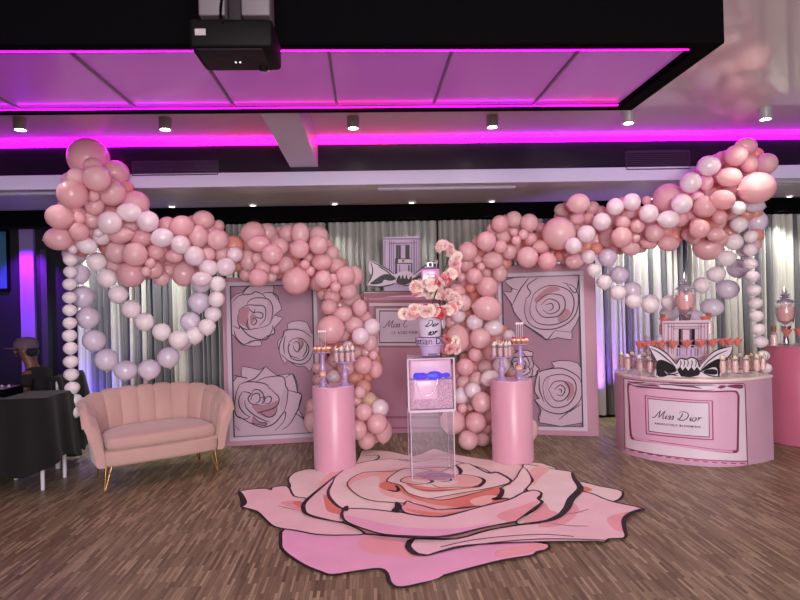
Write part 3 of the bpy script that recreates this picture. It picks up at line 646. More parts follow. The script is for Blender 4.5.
for k in range(4): ln([(320 + 10 * k, 175 - 14 * k), (335 + 10 * k, 158 - 16 * k)], 0.006)
art.fill([D(p) for p in [(340, 160), (372, 128), (420, 118), (430, 132), (370, 180), (330, 195)]], M_r['peach'])
pet([(205, 338), (190, 385), (200, 420), (270, 470), (340, 500), (385, 511), (480, 497), (560, 488), (588, 505), (600, 540), (632, 558), (700, 548), (788, 518), (908, 485), (1028, 455), (1133, 438), (1153, 425), (1192, 414), (1173, 390), (1000, 380), (700, 372), (480, 355), (330, 355)], 'lilac', 0.024)
art.fill([D(p) for p in [(500, 370), (640, 385), (700, 420), (740, 445), (620, 440), (500, 420)]], M_r['rose']); art.fill([D(p) for p in [(1000, 420), (1090, 400), (1180, 395), (1186, 412), (1100, 432), (1010, 448)]], M_r['rose'])
art.fill([D(p) for p in [(620, 548), (650, 470), (720, 440), (800, 440), (800, 512), (700, 544)]], M_r['lilac'])
pet([(36, 197), (52, 238), (43, 255), (100, 272), (138, 308), (172, 332), (250, 345), (330, 360), (430, 362), (505, 355), (425, 316), (320, 296), (278, 268), (290, 226), (240, 215), (216, 178), (160, 182), (154, 192), (130, 186)], 'pink', 0.018)
art.fill([D(p) for p in [(190, 240), (250, 232), (280, 240), (272, 272), (230, 258)]], M_r['rose']); art.fill([D(p) for p in [(235, 240), (268, 236), (272, 262)]], M_r['salmon'])
ln([(36, 197), (52, 238), (43, 255)], 0.05); ln([(180, 252), (220, 262), (250, 268)], 0.007)
pet([(668, 388), (668, 410), (695, 435), (740, 440), (788, 425), (888, 402), (1118, 390), (1348, 387), (1408, 390), (1423, 378), (1478, 375), (1486, 355), (1478, 310), (1508, 280), (1553, 264), (1428, 235), (1348, 203), (1300, 203), (1278, 230), (1258, 270), (1208, 310), (1088, 325), (968, 345), (848, 378), (700, 378)], 'pink', 0.02)
art.fill([D(p) for p in [(1415, 300), (1470, 280), (1508, 278), (1478, 312), (1482, 350), (1440, 340)]], M_r['rose']); art.fill([D(p) for p in [(1160, 322), (1258, 275), (1280, 240), (1310, 270), (1260, 320), (1180, 335)]], M_r['rose'])
ln([(690, 382), (668, 405), (695, 434), (745, 440)], 0.045); ln([(745, 440), (860, 412), (1000, 392), (1150, 380), (1300, 380), (1420, 385)], 0.014, False); ln([(790, 410), (900, 385), (1050, 368), (1180, 362), (1290, 370)], 0.01, False)
ln([(1230, 290), (1300, 280), (1350, 265)], 0.007); ln([(1190, 320), (1290, 330), (1350, 330)], 0.007)
ln([(1486, 372), (1478, 310), (1508, 280), (1553, 264)], 0.035)
pet([(1098, 105), (1118, 98), (1228, 118), (1283, 127), (1290, 150), (1313, 185), (1308, 200), (1280, 228), (1262, 262), (1228, 290), (1168, 315), (1088, 325), (1078, 310), (1138, 275), (1168, 250), (1158, 235), (1168, 215), (1128, 205), (1106, 185), (1133, 160), (1113, 130)], 'cream', 0.016)
art.fill([D(p) for p in [(1140, 280), (1180, 245), (1200, 270), (1230, 285), (1150, 318), (1100, 322)]], M_r['rose']); art.fill([D(p) for p in [(1120, 130), (1150, 105), (1200, 115), (1160, 150), (1140, 180), (1135, 155)]], M_r['peach'])
ln([(1283, 127), (1292, 152), (1314, 185), (1306, 203), (1280, 230), (1260, 270), (1208, 308), (1088, 325)], 0.06); ln([(1098, 105), (1113, 130), (1133, 160), (1106, 185), (1128, 207)], 0.035)
pet([(400, 140), (345, 185), (288, 238), (278, 268), (302, 292), (420, 318), (426, 292), (440, 272), (400, 252), (370, 212), (385, 170)], 'pink', 0.018)
art.fill([D(p) for p in [(352, 215), (368, 222), (398, 256), (438, 274), (424, 290), (370, 278), (356, 250)]], M_r['salmon']); ln([(400, 140), (345, 185), (285, 238), (276, 268), (300, 292), (420, 320)], 0.035)
pet([(402, 140), (470, 98), (600, 78), (690, 90), (788, 78), (880, 95), (960, 120), (1000, 148), (1060, 165), (1100, 110), (1133, 158), (1108, 195), (1080, 230), (1000, 262), (788, 320), (640, 292), (560, 278), (440, 272), (400, 252), (370, 212), (385, 170)], 'cream', 0.014)
ln([(385, 165), (368, 210), (400, 255), (445, 275)], 0.03)
for k in range(5): ln([(585 + 9 * k, 120 - 2 * k), (595 + 9 * k, 98 - 2 * k)], 0.006)
art.fill([D(p) for p in [(500, 135), (600, 122), (660, 115), (640, 130), (560, 140), (520, 160), (480, 190), (460, 180)]], M_r['rose'])
pet([(440, 170), (500, 132), (600, 128), (700, 118), (788, 112), (880, 120), (988, 135), (1053, 168), (1018, 190), (1003, 230), (1058, 236), (948, 266), (860, 284), (788, 276), (700, 252), (610, 246), (520, 236), (466, 208)], 'peach', 0.012)
art.fill([D(p) for p in [(455, 175), (520, 150), (560, 150), (560, 200), (600, 225), (700, 245), (640, 246), (520, 234), (470, 208)]], M_r['cream'])
art.fill([D(p) for p in [(560, 180), (590, 166), (640, 182), (626, 204), (575, 196)]], M_r['salmon'])
art.fill([D(p) for p in [(640, 186), (670, 210), (740, 232), (800, 236), (888, 218), (998, 192), (1016, 196), (1003, 228), (1050, 238), (938, 266), (788, 258), (700, 236), (640, 205)]], M_r['salmon']); art.fill([D(p) for p in [(900, 240), (960, 220), (1000, 222), (1000, 232), (940, 262)]], M_r['peach'])
ln([(1010, 190), (1022, 200), (1012, 225), (990, 235), (1030, 232), (1062, 236)], 0.045); ln([(620, 180), (632, 195), (625, 205), (590, 198)], 0.03); ln([(740, 232), (800, 238), (888, 220), (1000, 190)], 0.014)
pet([(588, 162), (620, 135), (660, 118), (740, 122), (788, 132), (848, 105), (898, 100), (968, 135), (1003, 135), (1055, 168), (988, 190), (848, 215), (788, 226), (740, 232), (670, 212), (640, 182), (605, 172)], 'cream', 0.012)
ln([(898, 100), (968, 135), (1003, 133), (1056, 168), (990, 190)], 0.03); ln([(848, 105), (865, 125), (862, 142)], 0.04)
pet([(640, 168), (700, 180), (745, 176), (788, 192), (848, 190), (918, 188), (950, 165), (920, 148), (858, 142), (788, 158), (720, 150), (665, 150)], 'peach', 0.012)
art.fill([D(p) for p in [(660, 178), (745, 190), (830, 196), (918, 192), (800, 206), (720, 205)]], M_r['salmon']); art.fill([D(p) for p in [(670, 160), (740, 168), (800, 160), (860, 170), (800, 184), (720, 174)]], M_r['cream'])
ln([(930, 150), (955, 165), (935, 188), (900, 190)], 0.03); ln([(735, 178), (760, 170), (745, 160)], 0.035); ln([(790, 170), (830, 165), (815, 152)], 0.02); ln([(690, 195), (760, 205), (850, 200)], 0.012)
art.fill([D(p) for p in [(695, 140), (760, 128), (815, 138), (850, 150), (800, 165), (730, 160)]], mat('decal_mauve', rgb(206, 140, 176), rough=0.42)); ln([(690, 145), (740, 150), (800, 148), (845, 155)], 0.012); ln([(720, 160), (760, 140), (810, 142)], 0.01)
pet([(433, 276), (422, 302), (440, 326), (512, 355), (590, 374), (700, 380), (788, 382), (848, 376), (968, 344), (1058, 328), (1098, 306), (1144, 270), (1170, 250), (1156, 236), (1170, 217), (1144, 204), (1098, 214), (1048, 240), (938, 268), (848, 294), (788, 306), (700, 300), (640, 288), (600, 285), (520, 276)], 'pink', 0.02)
art.fill([D(p) for p in [(1000, 300), (1100, 262), (1160, 246), (1110, 300), (1060, 326)]], M_r['rose']); art.fill([D(p) for p in [(440, 300), (560, 330), (700, 350), (860, 350), (980, 330), (860, 374), (700, 378), (560, 362), (450, 325)]], M_r['lilac'])
ln([(500, 352), (590, 375), (788, 383), (968, 345), (1078, 322)], 0.03); ln([(1070, 325), (1144, 272), (1172, 250), (1156, 236), (1172, 217)], 0.025); ln([(428, 276), (418, 302), (440, 328)], 0.02)
pet([(640, 264), (655, 290), (720, 302), (788, 306), (868, 288), (938, 266), (788, 280), (740, 270), (690, 256), (665, 246), (652, 262)], 'rose', 0.014)
art.fill([D(p) for p in [(655, 275), (720, 285), (800, 292), (868, 284), (800, 302), (720, 300)]], M_r['salmon'])
ln([(625, 250), (632, 270), (620, 285), (640, 290)], 0.06); ln([(440, 265), (432, 280), (445, 282)], 0.05); ln([(650, 262), (665, 246)], 0.03); ln([(788, 280), (870, 276), (938, 266)], 0.02)
# leafy dark rim under the outer petals is part of the print
t = art.build('rose_floor_decal'); tag(t, 'huge pink rose graphic stuck on the wooden floor under the plinths', 'floor decal')
# ================================================================== plinths and the treats on them
M_pl = mat('pink_satin_wrap', rgb(220, 162, 182), rough=0.32, metal=0.0, spec=0.5, sheen=0.2, noise=(2, rgb(214, 154, 176), 0.3))
M_pl2 = mat('deep_pink_wrap', rgb(192, 104, 130), rough=0.32, noise=(2, rgb(186, 98, 126), 0.3))
M_stand = mat('lilac_glaze', rgb(190, 160, 206), rough=0.15, coat=0.6, noise=(8, rgb(178, 150, 200), 0.3))
M_cream = mat('cream', rgb(244, 226, 214), rough=0.5, bump=(80, 0.2)); M_crust = mat('crust', rgb(186, 130, 70), rough=0.7, bump=(120, 0.3)); M_choc = mat('dark_crumb', rgb(60, 30, 28), rough=0.7, bump=(150, 0.4))
M_berry = mat('berry', rgb(206, 60, 78), rough=0.3, coat=0.3); M_blush = mat('blush_mousse', rgb(240, 190, 186), rough=0.45, noise=(60, rgb(230, 160, 160), 0.2)); M_cup = clear('clear_cup', opac=0.2)
M_stick = mat('white_stick', rgb(235, 228, 230), rough=0.5); M_pop = mat('pop_glaze', rgb(250, 235, 240), rough=0.2, coat=0.5); M_orange = mat('apricot_shell', rgb(240, 178, 120), rough=0.55, bump=(60, 0.1))
PH = 0.778
def plinth(px, lab):
    c = at(px, 430, 5.72)
    t = thing('display_plinth', lab, 'plinth', (c.x, 5.72, 0), 0, 'pink cylinder plinths')
    r = 0.197
    bm = NB(); lathe(bm, [(r - 0.004, 0.004), (r, 0.008), (r, PH - 0.012), (r - 0.004, PH - 0.006)], 64); obj('drum', bm, M_pl, t)
    bm = NB(); lathe(bm, [(r - 0.006, PH - 0.006), (r, PH - 0.005), (r, PH - 0.001), (r - 0.003, PH)], 64); obj('top', bm, mat('plinth_top', rgb(240, 200, 214), rough=0.3) if 'plinth_top' not in bpy.data.materials else bpy.data.materials['plinth_top'], t)
    return c
PL, PR = plinth(334.3, 'pink cylinder plinth near the loveseat, holding dessert stands'), plinth(512.3, 'pink cylinder plinth near the bar, holding dessert stands')
def cake_stand(h, r, lab, loc, grp):
    t = thing('cake_stand', lab, 'cake stand', loc, 0, grp)
    bm = NB(); lathe(bm, [(0.0, 0), (r * .55, 0), (r * .55, 0.006), (r * .3, 0.02), (0.02, 0.05 if h > .15 else .03), (0.03, h * 0.38), (0.034, h * 0.48), (0.02, h * 0.6), (0.026, h * 0.68), (0.018, h * 0.8), (0.024, h - 0.014), (0.05, h - 0.006)], 28); obj('pedestal', bm, M_stand, t)
    bm = NB(); lathe(bm, [(0.0, h - 0.006), (r - 0.006, h - 0.006), (r, h - 0.001), (r, h + 0.004), (r - 0.004, h + 0.001), (0.0, h)], 36, cap=False); obj('plate', bm, M_stand, t)
def cupdessert():
    t = thing('dessert_cup', '', 'dessert')
    bm = NB(); lathe(bm, [(0.0, 0), (0.016, 0), (0.021, 0.07), (0.0225, 0.07), (0.0175, -0.0)], 18, cap=False); obj('cup', bm, M_cup, t)
    bm = NB(); lathe(bm, [(0.0, 0.003), (0.0145, 0.003), (0.0188, 0.054), (0.0, 0.054)], 16, cap=False); k = obj('mousse', bm, M_blush, t)
    bm = NB(); lathe(bm, [(0.0, 0.054), (0.0195, 0.054), (0.0205, 0.064), (0.0, 0.066)], 16, cap=False)
    k = obj('crumb_layer', bm, M_choc, t)
    bm = NB(); ball(bm, (0.002, 0, 0.074), (0.016, 0.016, 0.011)); ball(bm, (0.0, 0.004, 0.084), (0.009, 0.009, 0.009)); k = obj('cream_swirl', bm, M_cream, t)
    bm = NB(); ball(bm, (-0.008, -0.006, 0.084), 0.006, 8, 6); tube(bm, [(0.006, 0, 0.08), (0.012, 0.0, 0.106)], 0.0015, 5); obj('garnish', bm, M_berry, k)
    return t
def tartlet():
    t = thing('tartlet', '', 'tart')
    bm = NB(); lathe(bm, [(0.0, 0), (0.02, 0), (0.028, 0.016), (0.026, 0.018), (0.0, 0.014)], 18, cap=False); obj('crust', bm, M_crust, t)
    bm = NB(); ball(bm, (0, 0, 0.018), (0.023, 0.023, 0.012)); k = obj('cream_top', bm, M_cream, t)
    bm = NB(); ball(bm, (0.008, -0.006, 0.03), 0.0085, 8, 6); ball(bm, (-0.008, -0.004, 0.029), 0.0075, 8, 6); obj('berry', bm, M_berry, k)
    return t
def cakepop():
    t = thing('cake_pop', '', 'cake pop')
    bm = NB(); tube(bm, [(0, 0, 0), (0, 0, 0.13)], 0.002, 6); obj('stick', bm, M_stick, t)
    bm = NB(); ball(bm, (0, 0, 0.135), 0.0095); obj('glazed_ball', bm, M_pop, t)
    return t
def macaron(loc, lab):
    t = thing('macaron', lab, 'macaron', loc); t.scale = (1.25, 1.25, 1.25)
    bm = NB(); lathe(bm, [(0.0, 0.0), (0.02, 0.0), (0.026, 0.006), (0.026, 0.012), (0.022, 0.013)], 20, cap=False); obj('bottom_shell', bm, M_orange, t)
    bm = NB(); lathe(bm, [(0.0, 0.013), (0.023, 0.013), (0.023, 0.018), (0.0, 0.018)], 20, cap=False); obj('filling', bm, M_cream, t)
    bm = NB(); lathe(bm, [(0.022, 0.018), (0.026, 0.019), (0.026, 0.026), (0.018, 0.035), (0.0, 0.038)], 20, cap=False); obj('top_shell', bm, M_orange, t)
cup0, tart0, pop0 = cupdessert(), tartlet(), cakepop(); cup0.scale = (1.25, 1.25, 1.6); tart0.scale = (0.95, 0.95, 1.8); pop0.scale = (1.2, 1.2, 1.45); used = set()
def put(proto, loc, lab, grp, rz=0.0):
    if proto.name not in used:
        used.add(proto.name); proto.location = loc; proto['label'] = lab; proto['group'] = grp; proto.rotation_euler = (0, 0, rz); return proto
    return dup(proto, loc, rz, lab, grp)
rd = random.Random(3)
for side, C, sd, (cx, tx, mx) in (('near the loveseat', PL, 1, (345, 323, 323)), ('near the bar', PR, -1, (502, 521, 519))):
    def P(px, dy): return Vector((at(px, 380, 5.72 + dy).x, 5.72 + dy, PH))
    a, b, c = P(cx, -0.055), P(tx, 0.075), P(mx, -0.115)
    cake_stand(0.228, 0.117, 'lilac pedestal stand carrying dessert cups on the plinth ' + side, a, 'lilac dessert stands')
    bh = 0.312 if sd > 0 else 0.335
    cake_stand(bh, 0.102, 'tallest lilac stand, with tartlets and cake pops, on the plinth ' + side, b, 'lilac dessert stands')
    cake_stand(0.1, 0.07, 'smallest lilac stand, with one macaron, on the plinth ' + side, c, 'lilac dessert stands')
    macaron(c + Vector((0, 0, 0.1005)), 'apricot macaron alone on the small lilac stand ' + side)
    for i, (dx, dy) in enumerate(((-0.073, -0.02), (-0.022, -0.06), (0.034, -0.052), (0.078, 0.0), (-0.036, 0.045), (0.026, 0.052))):
        put(cup0, a + Vector((dx, dy, 0.2285)), 'dessert cup of crumbs and cream on the plinth %s, %s' % (side, ('front row leftmost', 'front row second', 'front row third', 'front row rightmost', 'back row left', 'back row right')[i]), 'dessert cups', rd.uniform(0, 6))
    for i in range(8):
        th = i * 2 * PI / 8 + 0.3; put(tart0, b + Vector((0.064 * math.cos(th), 0.064 * math.sin(th), bh + 0.0005)), 'fruit tartlet on the tallest stand %s, %s round the rim' % (side, ords[i]), 'fruit tartlets', rd.uniform(0, 6))
    for i in range(4):
        put(pop0, b + Vector((-0.03 + 0.02 * i, 0.0 + 0.006 * (i % 2), bh + 0.0012)), 'white cake pop on the tallest stand %s, %s from the left' % (side, ords[i]), 'white cake pops')
# ================================================================== clear pedestal with the glowing box, tiers and flower spiral
M_acr = clear('clear_acrylic', (0.96, 0.93, 0.97, 1), 0.03, 0.02); M_edge = mat('acrylic_edge', rgb(236, 214, 232), rough=0.15, coat=0.5, alpha=0.75); M_glit = mat('pink_glitter', rgb(246, 204, 222), rough=0.35, spec=0.8, noise=(110, rgb(176, 116, 156), 0.12), bump=(200, 0.9))
AX = at(433, 450, 5.14).x; AY = 5.14; AW = 0.185; AZ = 0.607
t = thing('acrylic_pedestal', 'tall clear acrylic pedestal standing in the middle of the floor rose', 'pedestal', (AX, AY + AW, 0))
for nm, b in (('side_panel', (-AW, -AW + .008, -AW, AW)), ('side_panel', (AW - .008, AW, -AW, AW)), ('front_panel', (-AW + .008, AW - .008, -AW, -AW + .008)), ('back_panel', (-AW + .008, AW - .008, AW - .008, AW))):
    bm = NB(); box(bm, *b, 0.004, AZ - 0.012); obj(nm, bm, M_acr, t, False)
for sx in (-1, 1):
    for sy in (-1, 1):
        bm = NB(); box(bm, sx * AW - 0.004, sx * AW + 0.004, sy * AW - 0.004, sy * AW + 0.004, 0.002, AZ - 0.012, 0.002); obj('corner_edge', bm, M_edge, t, False)
bm = NB(); box(bm, -AW - .008, AW + .008, -AW - .008, AW + .008, AZ - 0.012, AZ - 0.001, 0.002); obj('top', bm, M_edge, t, False)
t = thing('glitter_box', 'clear box of pink glitter with a glowing blue band, on the acrylic pedestal', 'display box', (AX, AY + AW, AZ))
BWD = 0.198; BZ = 0.455
bm = NB()
for b in ((-BWD, -BWD + .01, -BWD, BWD, 0, BZ), (BWD - .01, BWD, -BWD, BWD, 0, BZ), (-BWD + .01, BWD - .01, -BWD, -BWD + .01, 0, BZ), (-BWD + .01, BWD - .01, BWD - .01, BWD, 0, BZ), (-BWD + .01, BWD - .01, -BWD + .01, BWD - .01, BZ - .01, BZ), (-BWD + .01, BWD - .01, -BWD + .01, BWD - .01, 0, 0.01)): box(bm, *b)
obj('acrylic_shell', bm, M_acr, t, False)
for sx in (-1, 1):
    for k in range(2):
        z0 = (0, BZ - 0.014)[k]
    bm = NB(); box(bm, sx * BWD - 0.008, sx * BWD + 0.008, -BWD - 0.008, -BWD + 0.008, 0.0, BZ, 0.003); obj('corner_edge', bm, M_edge, t, False)
for z0 in (0.0, BZ - 0.012):
    bm = NB(); box(bm, -BWD, BWD, -BWD - 0.006, -BWD + 0.006, z0, z0 + 0.012, 0.002); obj('rim_edge', bm, M_edge, t, False)
bm = NB(); box(bm, -BWD + 0.014, BWD - 0.014, -BWD + 0.014, BWD - 0.016, 0.014, BZ - 0.185, 0.012); obj('glitter_fill', bm, M_glit, t)
bm = NB(); box(bm, -0.15, 0.05, -BWD + 0.011, -BWD + 0.03, 0.1, BZ - 0.19, 0.009); obj('purse_flap', bm, mat('purse_pink', rgb(244, 200, 222), rough=0.3, coat=0.4), t)
bm = NB(); box(bm, -BWD + 0.016, BWD - 0.016, -BWD + 0.03, BWD - 0.016, BZ - 0.18, BZ - 0.012, 0.02); obj('ice_block', bm, mat('frosted_lilac', rgb(240, 206, 226), rough=0.3, spec=0.6, bump=(30, 0.3)), t)
M_blue = emitter('blue_glow', rgb(60, 10, 255), 0.95); M_blue2 = emitter('blue_glow_core', rgb(50, 110, 255), 0.95)
bm = NB(); zb = BZ - 0.155
prof = [(-0.155, 0.006), (-0.14, 0.03), (-0.06, 0.03), (-0.03, 0.018), (-0.01, 0.036), (0.03, 0.04), (0.07, 0.034), (0.1, 0.014), (0.125, 0.026), (0.16, 0.018), (0.165, 0.004)]
f = [bm.verts.new((x, -BWD + 0.013, zb + h)) for x, h in prof] ; g = [bm.verts.new((x, -BWD + 0.013, zb - h * 0.85)) for x, h in prof]
f2 = [bm.verts.new((x, -BWD + 0.028, zb + h)) for x, h in prof]; g2 = [bm.verts.new((x, -BWD + 0.028, zb - h * 0.85)) for x, h in prof]
for i in range(len(prof) - 1):
    for q in ((f[i], f[i + 1], g[i + 1], g[i]), (f2[i], g2[i], g2[i + 1], f2[i + 1]), (f[i], f2[i], f2[i + 1], f[i + 1]), (g[i], g[i + 1], g2[i + 1], g2[i])): bm.faces.new(q)
k = obj('light_band', bm, M_blue, t)
bm = NB(); ball(bm, (0.015, -BWD + 0.014, zb + 0.004), (0.05, 0.004, 0.016)); obj('light_core', bm, M_blue2, k)
bm = NB(); pts = smooth_pts([(-0.14, -BWD - 0.006, zb - 0.03), (-0.122, -BWD - 0.01, zb - 0.09), (-0.09, -BWD - 0.012, zb - 0.14), (-0.045, -BWD - 0.012, zb - 0.163), (0.0, -BWD - 0.012, zb - 0.145), (0.035, -BWD - 0.01, zb - 0.095), (0.055, -BWD - 0.006, zb - 0.03)], 8)
for i, p in enumerate(pts):
    ball(bm, p, (0.006, 0.004, 0.005), 6, 5)
tube(bm, pts, 0.0025, 5); obj('chain', bm, M_chrome, t)
# tiers standing on the box
TX, TY, TZ = at(430, 340, 5.33).x, AY + AW, AZ + BZ
M_tier = mat('lavender_tier', rgb(206, 184, 222), rough=0.25, coat=0.4, noise=(10, rgb(196, 172, 214), 0.3)); M_tierw = mat('pearl_tier', rgb(220, 208, 226), rough=0.2, coat=0.5)
class Cyl:      # wraps print round a (tapered) drum: u along the girth, v = height
    def __init__(s, c, r0, r1, hh): s.c = Vector(c); s.r0, s.r1, s.hh = r0, r1, hh
    def to(s, u, v, h):
        r = s.r0 + (s.r1 - s.r0) * v / s.hh + h; a = u / ((s.r0 + s.r1) / 2) - PI / 2
        return s.c + Vector((r * math.cos(a), r * math.sin(a), v))
t = thing('lower_tier', 'lavender tapered vase tier with a black lettered band on top of the glitter box', 'vase', (TX, TY, TZ))
H1 = at(430, 338, TY - .13).z - TZ
bm = NB(); lathe(bm, [(0.07, 0.002), (0.082, 0.01), (0.105, H1 * 0.55), (0.128, H1 * 0.6), (0.135, H1 - 0.006), (0.13, H1), (0.12, H1)], 40); obj('vase_body', bm, M_tier, t)
art = Art(Cyl((TX, TY, TZ + H1 * 0.6), 0.129, 0.136, H1 * 0.4)); 
art.text('Christian Dior', -0.052, H1 * 0.07, 0.082, M_line, 'CENTER', 1.0)
for v in art.bm.verts: pass
art.build('lettering', t, cuts=[-0.3 + 0.012 * k for k in range(51)])
bm = NB(); box(bm, -0.03, 0.05, -0.1, -0.085, 0.012, 0.03); obj('name_plate', bm, M_greyp, t, False)
t = thing('upper_tier', 'pearly vase tier with slanted black handwriting under the flowers', 'vase', (TX, TY, TZ + H1))
H2 = at(430, 315, TY - .1).z - TZ - H1
bm = NB(); lathe(bm, [(0.085, 0.002), (0.095, 0.008), (0.115, H2), (0.1, H2 + 0.01)], 40); obj('vase_body', bm, M_tierw, t)
bm = NB(); lathe(bm, [(0.0, 0), (0.036, 0.0), (0.04, 0.006), (0.036, 0.012), (0.0, 0.012)], 24, M=Matrix.Rotation(math.radians(62), 3, 'Z') @ Matrix.Rotation(PI / 2, 3, 'X'), loc=(0.112, -0.06, H2 * 0.5)); xf(bm, Matrix.Diagonal((1, 1, 1.25, 1)) ); obj('oval_plaque', bm, M_tierw, t)
art = Art(Cyl((TX, TY, TZ + H1), 0.0955, 0.116, H2))
script(art, 'Dior', -0.05, H2 * 0.5, 0.05, M_line, 0.008, 0.6); script(art, 'sor', -0.035, H2 * 0.12, 0.07, M_line, 0.011, 0.5)
art.build('lettering', t, cuts=[-0.3 + 0.012 * k for k in range(51)])
# flowers
M_fl = [mat('flower_cream', rgb(252, 232, 220), rough=0.6, sss=0.1, vary=0.15), mat('flower_blush', rgb(242, 202, 204), rough=0.6, sss=0.1, vary=0.2), mat('flower_coral', rgb(206, 96, 100), rough=0.55, vary=0.2), mat('flower_rose', rgb(226, 150, 156), rough=0.55, vary=0.2)]
def flower_mesh(seed, m):
    r = random.Random(seed); bm = NB()
    for ring, (n, tilt, ln_, w) in enumerate(((8, 1.25, 1.0, 0.46), (8, 0.9, 0.92, 0.42), (7, 0.55, 0.8, 0.36), (5, 0.2, 0.66, 0.3))):
        for k in range(n):
            a = 2 * PI * k / n + ring * 0.4 + r.uniform(-.15, .15); tl = tilt + r.uniform(-.12, .12); rows = []
            for i in range(4):
                s = i / 3; th = tl * (0.35 + 0.85 * s); rad = ln_ * s * math.sin(th) + 0.04; z = ln_ * s * math.cos(th) - 0.1
                ww = w * (0.25 + 1.1 * s - 0.45 * s * s); row = []
                for j in (-1, -.5, 0, .5, 1):
                    ruff = 0.09 * s * s * math.sin(j * 7 + k * 2 + ring) + 0.12 * s * abs(j)
                    x, y = rad, j * ww
                    row.append(bm.verts.new((x * math.cos(a) - y * math.sin(a), x * math.sin(a) + y * math.cos(a), z + ruff)))
                rows.append(row)
            for p, q in zip(rows, rows[1:]):
                for j in range(4): bm.faces.new((p[j], p[j + 1], q[j + 1], q[j]))
    me = bpy.data.meshes.new('flower'); bm.to_mesh(me); bm.free(); me.materials.append(m)
    me.polygons.foreach_set('use_smooth', [True] * len(me.polygons)); return me
FM = [flower_mesh(i, M_fl[i]) for i in range(4)]
fr = random.Random(21)
def flowers(t, pts, base, r0):
    for p in pts:
        c = Vector(p) - base
        for k in range(2):
            o = link('flower', FM[fr.choice((0, 0, 0, 1, 1, 1, 3, 2))], t)
            d = Vector((fr.uniform(-.9, .9), -0.9 if k == 0 else fr.uniform(-.8, .6), fr.uniform(-.5, .8))).normalized()
            o.location = c + d * r0 * 0.45; o.rotation_mode = 'QUATERNION'; o.rotation_quaternion = d.to_track_quat('Z', 'Y'); s = r0 * fr.uniform(0.85, 1.12); o.scale = (s, s, s)
SP = [at(*q) for q in smooth_pts([(404, 314, 5.20), (416, 311, 5.16), (431, 311, 5.14), (446, 312, 5.18), (455, 306, 5.3), (453, 298, 5.4), (442, 294, 5.44), (428, 292, 5.4), (414, 290, 5.28), (421, 286, 5.2), (434, 284, 5.18), (446, 279, 5.22), (454, 271, 5.28), (456, 261, 5.3), (452, 252, 5.3), (443, 247, 5.3)], 8)]
acc = [SP[0]]
for p in SP[1:]:
    if (p - acc[-1]).length > 0.04: acc.append(p)
base = Vector((TX, TY, TZ + H1 + H2))
t = thing('flower_spiral', 'spiral garland of cream and coral flowers winding up above the vase tiers', 'flower garland', base)
bm = NB(); tube(bm, [p - base for p in SP], 0.018, 8); tube(bm, [(0, 0, 0), (0.01, 0.02, 0.05), SP[-8] - base], 0.006, 6); obj('wire_core', bm, mat('wire_green', rgb(70, 84, 60), rough=0.6), t)
flowers(t, acc, base, 0.054)
b2 = at(450, 345, TY - 0.1)
t = thing('flower_posy', 'small posy of coral and cream flowers beside the lettered vase tier', 'flowers', (b2.x, b2.y, TZ))
bm = NB(); tube(bm, [(0, 0, 0.0), (0, 0, b2.z - TZ)], 0.012, 8); obj('stem_wire', bm, bpy.data.materials['wire_green'], t)
flowers(t, [at(446, 341, TY - 0.12), at(453, 341, TY - .1), at(449, 348, TY - 0.12), at(455, 349, TY - .08)], Vector((b2.x, b2.y, TZ)), 0.045)
# perfume bottle above the spiral
c = at(430.5, 288, 5.2); top = at(430.5, 269.0, 5.2).z
t = thing('perfume_bottle', 'pink square perfume bottle with silver collar held inside the flower spiral', 'bottle', (c.x, 5.2, c.z))
hh = top - c.z
bm = NB(); box(bm, -0.078, 0.078, -0.035, 0.035, 0.0, hh, 0.012); obj('flask', bm, mat('bottle_pink', rgb(226, 150, 204), rough=0.12, coat=0.6, noise=(6, rgb(216, 140, 200), 0.3)), t)
bm = NB(); box(bm, -0.07, 0.07, -0.03, 0.03, hh - 0.001, hh + 0.012, 0.004); obj('shoulder', bm, M_greyp, t)
bm = NB(); box(bm, -0.03, 0.03, -0.026, 0.026, hh + 0.012, hh + 0.062, 0.004); CAPO = obj('cap', bm, mat('cap_silver', rgb(200, 190, 206), rough=0.2, metal=0.6), t)
bm = NB(); box(bm, -0.016, 0.016, -0.0275, -0.0255, hh + 0.02, hh + 0.052); obj('cap_window', bm, M_line, CAPO, False)
art = Art(Plane((c.x, 5.165, c.z), (1, 0, 0), (0, 0, 1))); art.stroke([(-.03, hh * .55), (.04, hh * .55), (.04, hh * .72), (-.03, hh * .72)], .004, M_greyp, 0, closed=True); script(art, 'Dior', -0.024, hh * .59, 0.016, M_line, .003); art.build('label_print', t)
